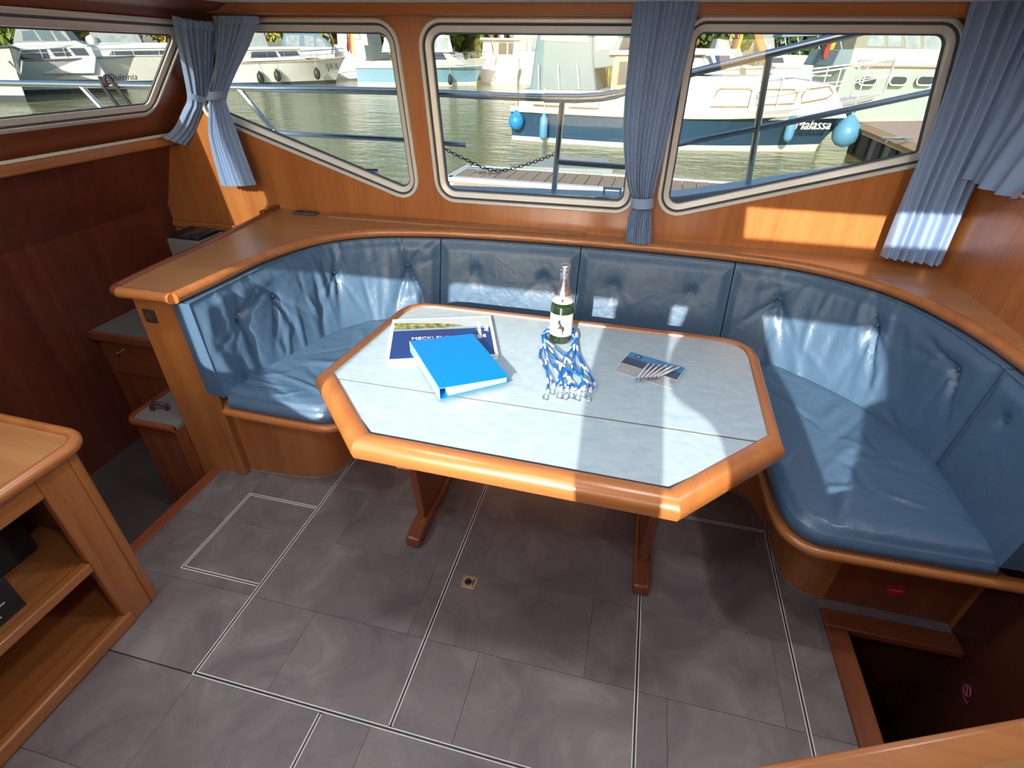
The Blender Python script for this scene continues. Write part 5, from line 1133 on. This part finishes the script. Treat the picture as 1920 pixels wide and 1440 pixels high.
r2 = Boat('cream_flybridge_yacht', None, None, 13.0, 4.0, 1.7, 2.0, 'long cream yacht with enclosed flybridge behind the grey canopy yacht', CREAM, ANTI, rake=1.2, bow=tuple(atz(474, 153, WZ)[:2]), heading=math.radians(42))
r2.block('saloon', [(190, 132), (380, 128), (360, 88), (168, 88)], 1.7, 1.5, WHITE); r2.pane([(200, 118), (330, 112), (330, 94), (208, 96)])
r2.block('flybridge', [(166, 92), (345, 90), (332, 80), (170, 80)], 1.65, 1.6, WHITE); r2.block('canopy', [(176, 84), (268, 82), (250, 46), (160, 44)], 1.5, 1.2, CANVG); r2.pane([(192, 80), (262, 80), (252, 66), (192, 68)], mat=CLEAR, nm='clear_panel')
r2.rail(.5, 1.0, .7, 7, mat=WHITE)
q = r2.side([(172, 76)], -1.6)[0]; mb = MB(); mb.lathe([(0, -.35), (.3, -.2), (.36, 0), (.3, .2), (0, .35)], 14, (q[0], -1.5, q[1])); make('radar_dome', mb, WHITE, r2.e, smooth=True, local=True)
bw = atz(52, 192, WZ)
r0 = Boat('grey_bow_yacht', None, None, 10, 3.6, 1.9, 2.3, 'pale grey yacht pointing its anchored bow towards us beyond the raked window', pm('pale_grey_hull', (.58, .60, .56), .4, var=.08, scale=1), ANTI, rake=.5, bow=(bw[0], bw[1]), heading=math.radians(-12), rub=ANTI)
r0.block('cabin', [(-3.5, 1.8), (2.0, 1.9), (1.2, 3.0), (-3.2, 3.1)], 1.2, 1.0, WHITE, px=False)
mb = MB(); mb.tube([(5.45, 0, 1.3), (5.5, 0, 1.75)], .05, 6); mb.tube([(5.5, -.28, 1.75), (5.5, 0, 1.25), (5.5, .28, 1.75)], .06, 6); make('anchor', mb, CHROME, r0.e, local=True)
r3 = Boat('white_dutch_cruiser', (630, 155.5), (440, 158), 10.0, 3.5, 1.35, 1.75, 'white steel cruiser with dark lettering and black fenders moored across the water', WHITE, ANTI, rake=1.0, rub=pm('tan_rub', (.55, .45, .3), .5))
r3.block('cabin', [(455, 116), (575, 112), (562, 90), (462, 92)], 1.35, 1.2, WHITE); r3.pane([(470, 108), (522, 107), (516, 96), (472, 97)]); r3.pane([(527, 106), (562, 104), (556, 95), (520, 96)])
r3.block('cabin_roof', [(458, 94), (575, 92), (572, 87), (470, 88)], 1.4, 1.35, WHITE); r3.rail(.35, 1.0, .6, 7); r3.block('windscreen', [(470, 90), (505, 90), (495, 62), (470, 60)], 1.0, .9, CANVG); r3.pane([(476, 84), (498, 84), (490, 68), (476, 68)], mat=CLEAR, nm='clear_panel')
hull_name(r3, 'IJA II', (592, 131), .62, pm('dark_lettering', (.1, .09, .09)), shear=0)
for px, py, lab in ((488, 146, 'black drop fender at the stern end of the white steel cruiser'), (520, 142, 'black drop fender amidships on the white steel cruiser'), (596, 139, 'large black drop fender under the lettering of the white steel cruiser')):
    P = r3.side([(px, py)], -1.75)[0]; t = (P[0]+r3.L/2)/(r3.L+1); fender(r3.world(P[0], -r3.hb(t, .6)-.22, P[1]), .24, .75, FBLK, lab, rope=.7, group='black fenders')
r4 = Boat('blue_canopy_boat', None, None, 10, 3.4, 1.5, 1.8, 'white boat with blue grey cockpit canopy behind the white steel cruiser', WHITE, ANTI, bow=tuple(atz(640, 148.5, WZ)[:2]), heading=math.radians(33))
r4.block('coaming', [(520, 112), (628, 116), (628, 88), (520, 88)], 1.5, 1.4, WHITE); r4.block('canopy', [(528, 90), (624, 92), (612, 74), (596, 62), (532, 62)], 1.4, 1.1, pm('blue_grey_canvas', (.16, .26, .34), .7))
for w4 in ([(536, 86), (562, 86), (562, 66), (536, 66)], [(572, 88), (590, 88), (588, 68), (570, 66)], [(594, 88), (612, 88), (604, 72), (592, 70)]): r4.pane(w4, mat=CLEAR, nm='clear_panel')
r4.flag(-2.5, -1.3, 2.6, 1.8, .2)
def stern_boat(name, px, wl, heading, L, beam, Fs, label, hull, cab, tops, flagx=None):
    p = atz(px, wl, WZ)[:2]; d = np.array([math.cos(heading), math.sin(heading)])
    o = Boat(name, None, None, L, beam, Fs, Fs+.3, label, hull, WBOOT, bow=tuple(p+d*L), heading=heading)
    for nm, x0, x1, z0, z1, wb, wt, mat in tops: o.block(nm, [(x0, z0), (x1, z0), (x1-.15, z1), (x0+.1, z1)], wb, wt, mat, px=False)
    return o
sb = stern_boat('white_wheelhouse_boat', 655, 150, math.radians(98), 10, 3.6, 1.5, 'white boat showing its square stern and tall enclosed wheelhouse', WHITE, None, [('cabin', -4.2, 2.5, 1.4, 2.6, 1.5, 1.4, WHITE), ('wheelhouse', -3.0, 1.0, 2.6, 4.6, 1.4, 1.25, CANVW)])
for s in (-.75, .1):
    mb = MB(); mb.box(-3.07, -2.94, s, s+.65, 3.0, 4.2); make('window', mb, CLEAR, sb.e, local=True)
sb.flag(-4.9, .9, 1.6, 2.2, .35)
r5 = Boat('light_blue_cruiser', (893, 159.5), (716, 158), 9.2, 3.3, 1.55, 1.85, 'light blue hulled cruiser with white cabin and cream rubbing strake across the water', LBH, CREAM, rake=.9, strake=WHITE, strake_h=.25, rub=CREAM)
r5.block('cabin', [(735, 122), (872, 122), (855, 110), (838, 96), (735, 96)], 1.3, 1.15, WHITE); r5.pane([(800, 112), (838, 112), (830, 99), (800, 99)])
r5.block('canopy', [(715, 98), (850, 98), (842, 66), (722, 64)], 1.35, 1.2, CANVW); r5.pane([(806, 92), (820, 92), (820, 70), (806, 70)], mat=CLEAR, nm='clear_panel'); r5.pane([(823, 92), (840, 92), (840, 70), (823, 70)], mat=CLEAR, nm='clear_panel'); r5.pane([(725, 92), (746, 92), (746, 70), (725, 70)], mat=CLEAR, nm='clear_panel')
r5.block('fore_canopy', [(846, 118), (874, 118), (868, 100), (848, 96)], 1.0, .9, CANVG); r5.rail(.45, 1.0, .45, 5)
for px in (817, 829, 842):
    q = r5.side([(px, 125)], -1.5)[0]; t = (q[0]+r5.L/2)/(r5.L+.9); yy = -r5.hb(t, .9); mb = MB(); mb.box(q[0]-.14, q[0]+.14, yy-.04, yy+.1, q[1]-.06, q[1]+.06); make('port_light', mb, BRNF, r5.e, local=True)
P = r5.side([(844, 150)], -1.6)[0]; t = (P[0]+r5.L/2)/(r5.L+.9); fender(r5.world(P[0], -r5.hb(t, .6)-.2, P[1]), .17, .7, FBLK, 'black fender on the light blue hull', rope=.6, group='black fenders')
r5.flag(-4.4, -1.2, 1.8, 2.0, .3)
sb2 = stern_boat('radar_mast_boat', 935, 157, math.radians(100), 9, 3.9, 1.1, 'white boat with low bathing platform, hardtop cabin and radar mast', WHITE, None, [('cabin', -4.0, 2.0, 1.0, 1.9, 1.7, 1.6, WHITE), ('saloon', -3.2, 2.5, 1.9, 3.1, 1.55, 1.4, CANVW), ('hardtop', -3.6, 2.6, 3.1, 3.25, 1.65, 1.6, WHITE), ('radar_mast', -1.0, -.5, 3.25, 4.4, .18, .12, WHITE)])
for s in (-1.35, -.55, .35):
    mb = MB(); mb.box(-3.24, -3.1, s, s+.65, 2.1, 2.9); make('window', mb, DARKG if s < .3 else CLEAR, sb2.e, local=True)
mb = MB(); mb.lathe([(0, 4.3), (.3, 4.35), (.33, 4.6), (.2, 4.85), (0, 4.9)], 14, (-.75, 0, 0)); make('radar_dome', mb, WHITE, sb2.e, smooth=True, local=True)
sb2.flag(-4.4, .5, 1.2, 2.2, .3)
sb3 = stern_boat('grey_tender_boat', 990, 157, math.radians(102), 8, 3.2, 1.6, 'grey white boat with lifebuoy at its stern rail next to the tent', pm('pale_grey_paint', (.50, .54, .52), .4), None, [('cabin', -3.6, 2, 1.5, 3.6, 1.4, 1.25, CANVW)])
for s in (-.9, .15):
    mb = MB(); mb.box(-3.64, -3.5, s, s+.75, 2.4, 3.3); make('window', mb, CLEAR, sb3.e, local=True)
P = aty(957, 138, 44.5); mb = MB(); mb.tube([(P[0]+.36*math.cos(a), P[1], P[2]+.36*math.sin(a)) for a in np.linspace(0, 2*PI, 20)[:-1]], .10, 8, closed=True)
make('lifebuoy', mb, pm('lifebuoy_white', (.8, .72, .66), .5), label='round white lifebuoy hung at the stern of the grey white boat', cat='lifebuoy', smooth=True)
# far mooring jetty behind the row
mb = MB(); a, b_ = atz(640, 149.5, WZ), atz(1000, 156, WZ)
mb.tube([(a[0], a[1]+1, -.45), (b_[0], b_[1]+1, -.45)], .35, 4); fj = make('far_jetty', mb, pm('jetty_concrete', (.5, .5, .46), .8), label='long low grey jetty linking the sterns of the far boats', cat='jetty')

# 5. finger pontoon in the foreground
dk = empty('finger_pontoon', (-2, 11, WZ), 'floating finger pontoon with plank deck, white sides and a mooring cleat', 'pontoon')
A0 = atz(843, 330, -.38); A1 = atz(1420, 372, -.38); ang = math.atan2(A1[1]-A0[1], A1[0]-A0[0]); ex_ = np.array([math.cos(ang), math.sin(ang)]); ey_ = np.array([-ex_[1], ex_[0]])
LN = 9.5; fr = framed(A0[:2], ex_, ey_)
make('float_body', fbox(fr, 0, LN, .0, 1.25, WZ-.2, -.47), pm('white_float', (.66, .65, .60), .5), dk)
make('side_board', fbox(fr, .1, LN, -.05, .0, -.64, -.5), pm('tan_plank', (.55, .36, .20), .6, var=.1), dk)
make('edge_beam', fbox(fr, -.02, LN, -.06, .10, -.47, -.385), WHITE, dk, bevel=.01); make('edge_beam', fbox(fr, -.02, LN, 1.15, 1.3, -.47, -.385), WHITE, dk, bevel=.01); make('edge_beam', fbox(fr, -.10, .06, -.06, 1.3, -.47, -.385), WHITE, dk, bevel=.01)
PLK = pm('weathered_plank', (.42, .31, .22), .75, var=.15, scale=6); x = .07
while x < LN-.3: make('plank', fbox(fr, x, x+.235, .105, 1.145, -.44, -.402+.004*(int(x*10) % 2)), PLK, dk); x += .25
for cx_ in (.55, 3.6):
    mb = MB(); mb.tube([fr(cx_-.10, .35, -.40), fr(cx_-.10, .35, -.30)], .02, 6); mb.tube([fr(cx_+.10, .35, -.40), fr(cx_+.10, .35, -.30)], .02, 6); mb.tube([fr(cx_-.28, .35, -.29), fr(cx_+.28, .35, -.29)], .024, 6); make('cleat', mb, CHROME, dk, smooth=True)
# grey floating platform beyond it
mb = MB(); q = [atz(*p, -.62)[:2] for p in ((965, 312), (1150, 318), (1140, 296), (1040, 290))]; mb.slab([tuple(p) for p in q], WZ-.1, -.62); make('grey_raft', mb, pm('grey_raft', (.42, .45, .40), .6, var=.1, scale=3), label='flat grey floating raft beyond the finger pontoon', cat='raft', bevel=.02)
# jetty on the right with dark piles
jt = empty('timber_jetty', (9, 20, WZ), 'broad tan jetty on dark piles under the bow of the navy yacht', 'jetty')
q = [atz(*p, -.05)[:2] for p in ((1606, 228), (1745, 282), (1900, 262), (1740, 226))]; mb = MB(); mb.slab([tuple(p) for p in q], -.30, -.05); make('jetty_deck', mb, pm('tan_deck', (.60, .43, .31), .7, var=.08, scale=2), jt)
e0, e1 = q[0], q[1]; make('edge_board', (lambda: (lambda mb: mb.tube([(e0[0], e0[1]-.05, -.14), (e1[0], e1[1]-.05, -.14)], .12, 4))(MB()))(), pm('tan_plank', (.5, .3, .2)), jt)
for k in range(6):
    p = e0+(e1-e0)*(k/5); mb = MB(); mb.tube([(p[0]+.15, p[1]+.1, WZ-.5), (p[0]+.15, p[1]+.1, -.3)], .11, 8); make('pile', mb, ANTI, jt, smooth=True)
    if k < 5: r_ = e0+(e1-e0)*((k+.5)/5); mb = MB(); dv = (e1-e0)/5*.40; mb.hexa([(r_[0]-dv[0]+.25, r_[1]-dv[1]+.2, WZ-.2), (r_[0]+dv[0]+.25, r_[1]+dv[1]+.2, WZ-.2), (r_[0]+dv[0]+.32, r_[1]+dv[1]+.3, WZ-.2), (r_[0]-dv[0]+.32, r_[1]-dv[1]+.3, WZ-.2), (r_[0]-dv[0]+.25, r_[1]-dv[1]+.2, -.32), (r_[0]+dv[0]+.25, r_[1]+dv[1]+.2, -.32), (r_[0]+dv[0]+.32, r_[1]+dv[1]+.3, -.32), (r_[0]-dv[0]+.32, r_[1]-dv[1]+.3, -.32)]); make('infill_panel', mb, pm('infill_grey', (.30, .32, .30), .6, var=.2, scale=3), jt)
for px in (1668, 1690):
    p = atz(px, 268, -.05); mb = MB(); mb.tube([(p[0]-.2, p[1], .05), (p[0]+.2, p[1], .05)], .03, 6); mb.tube([(p[0]-.08, p[1], -.05), (p[0]-.08, p[1], .05)], .02, 6); mb.tube([(p[0]+.08, p[1], -.05), (p[0]+.08, p[1], .05)], .02, 6); make('cleat', mb, CHROME, jt, smooth=True)

# 6. our own side deck: bulwark, rails, chain, fairlead
yr = 3.0
BW = pm('pale_blue_deck_paint', (.58, .72, .86), .35, var=.05, scale=4)
ow = empty('side_bulwark', (0, yr, .4), 'pale blue painted bulwark of our own boat just outside the windows', 'bulwark')
top = [(-5.0, .88), (-2.0, .92), (-1.2, .985), (-.5, 1.005), (-.05, 1.02), (.2, 1.045), (1.25, 1.275), (2.4, 1.53)]
mb = MB()
for (xa, za), (xb, zb) in zip(top[:-1], top[1:]): mb.hexa([(xa, yr-.03, .3), (xb, yr-.03, .3), (xb, yr+.05, .3), (xa, yr+.05, .3), (xa, yr-.03, za), (xb, yr-.03, zb), (xb, yr+.05, zb), (xa, yr+.05, za)])
make('plating', mb, BW, ow)
mb = MB()
for (xa, za), (xb, zb) in zip(top[:-1], top[1:]): mb.hexa([(xa, yr-.06, za), (xb, yr-.06, zb), (xb, yr+.09, zb), (xa, yr+.09, za), (xa, yr-.06, za+.012), (xb, yr-.06, zb+.012), (xb, yr+.09, zb+.012), (xa, yr+.09, za+.012)])
make('capping', mb, BW, ow)
mb = MB(); mb.box(-5, 2.4, YF+.05, yr-.03, .28, .32); make('side_deck', mb, pm('deck_grey', (.5, .52, .52), .7), ow)
P = aty(1148, 362, yr+.02); mb = MB(); mb.tube([(P[0]-.045, P[1]-.02, P[2]-.05), (P[0]+.045, P[1]-.02, P[2]-.05), (P[0]+.045, P[1]-.02, P[2]+.03), (P[0]-.045, P[1]-.02, P[2]+.03)], .012, 6, closed=True); make('fairlead', mb, CHROME, ow, smooth=True)
rl = empty('guard_railing', (0, yr, 1.0), 'polished steel guard railing running along our side deck outside the windows', 'railing')
R_ = [(-7.0, 1.44), (-4.15, 1.46), (-2.35, 1.482), (-1.32, 1.490), (-.72, 1.484), (-.42, 1.486), (-.20, 1.505), (.16, 1.61), (.88, 1.79), (1.9, 2.04)]
mb = MB(); mb.tube([(x, yr, z) for x, z in R_], .019, 10); make('top_rail', mb, CHROME, rl, smooth=True)
mb = MB(); mb.tube([(-.55, yr, 1.484), (-.38, yr, 1.487), (-.26, yr, 1.497), (-.18, yr, 1.512)], .023, 10); make('rail_sleeve', mb, CHROME, rl, smooth=True)
mb = MB(); mb.tube([(-1.27, yr, 1.489), (-1.19, yr, 1.488)], .0225, 10); make('rail_sleeve', mb, CHROME, rl, smooth=True)
mb = MB(); mb.tube([(x, yr, z) for x, z in ((-3.2, 1.235), (-2.3, 1.25), (-1.34, 1.25), (-.98, 1.24))], .013, 8); make('lower_rail', mb, CHROME, rl, smooth=True)
mb = MB(); mb.tube([(x, yr, z) for x, z in ((-.46, 1.18), (-.10, 1.175), (.0, 1.225), (.12, 1.29), (.58, 1.40), (1.22, 1.565), (1.9, 1.74))], .014, 8); make('lower_rail', mb, CHROME, rl, smooth=True)
for a, b_ in (((-.455, 1.48), (-.475, .985)), ((.485, 1.685), (.535, 1.07)), ((-2.36, 1.475), (-2.14, 1.2)), ((-2.14, 1.2), (-2.0, .91)), ((-3.5, 1.46), (-3.3, 1.21)), ((-3.3, 1.21), (-3.1, .90)), ((1.55, 1.95), (1.6, 1.30))):
    mb = MB(); mb.tube([(a[0], yr, a[1]), (b_[0], yr, b_[1])], .016, 8); make('stanchion', mb, CHROME, rl, smooth=True)
P = aty(195, 150, yr); mb = MB()
for dx, ex2 in ((0, .18), (.10, .30)): mb.tube([(P[0]+dx*.6, yr-.022, P[2]+.02), (P[0]+dx+.01, yr-.025, P[2]-.05), (P[0]+ex2, yr-.03, P[2]-.32)], .011, 6)
mb.tube([(P[0]+.03+.0*a, yr+.026*math.cos(a), P[2]-.005+.026*math.sin(a)) for a in np.linspace(0, 2*PI, 12)[:-1]], .012, 6, closed=True)
make('black_rope', mb, pm('black_rope', (.03, .03, .03), .8), label='black rope hitched over the steel top rail outside the raked window', cat='rope', smooth=True)
# chain
c0 = aty(822, 272, yr+.03); c1 = aty(1042, 288, yr+.1); cm = aty(930, 320, yr+.06)
S = spline([tuple(c0), tuple(c0*.6+cm*.4+np.array([0, 0, -.012])), tuple(cm), tuple(c1*.6+cm*.4-np.array([0, 0, .012])), tuple(c1)], 35)
ch = empty('safety_chain', tuple(S[17]), 'slack dark steel link chain hanging across the rail opening', 'chain')
for k in range(34):
    a, b_ = S[k], S[k+1]; t = (b_-a)/np.linalg.norm(b_-a); up = np.array([0, 0, 1.]) if k % 2 else np.array([0, 1., 0]); up = up-t*(up@t); up /= np.linalg.norm(up); c = (a+b_)/2; ln = np.linalg.norm(b_-a)*.68
    mb = MB(); mb.tube([c+t*ln*math.cos(q)+up*.008*math.sin(q) for q in np.linspace(0, 2*PI, 11)[:-1]], .0024, 5, closed=True); make('link', mb, pm('dark_steel', (.14, .15, .17), .35, metal=.8), ch, smooth=True)
P = aty(690, 320, yr+.02); mb = MB(); mb.tube([(P[0]-.09, yr+.02, P[2]), (P[0]+.07, yr+.02, P[2]+.004)], .012, 6); mb.tube([(P[0]+.03, yr+.02, P[2]), (P[0]+.03, yr+.02, .93)], .012, 6); mb.tube([(P[0]-.05, yr+.02, P[2]), (P[0]-.05, yr+.02, .93)], .012, 6)
make('deck_cleat', mb, CHROME, label='steel mooring cleat standing on our bulwark below the slanted window', cat='cleat', smooth=True)
for o in bpy.data.objects:
    if '_w' in o: del o['_w']
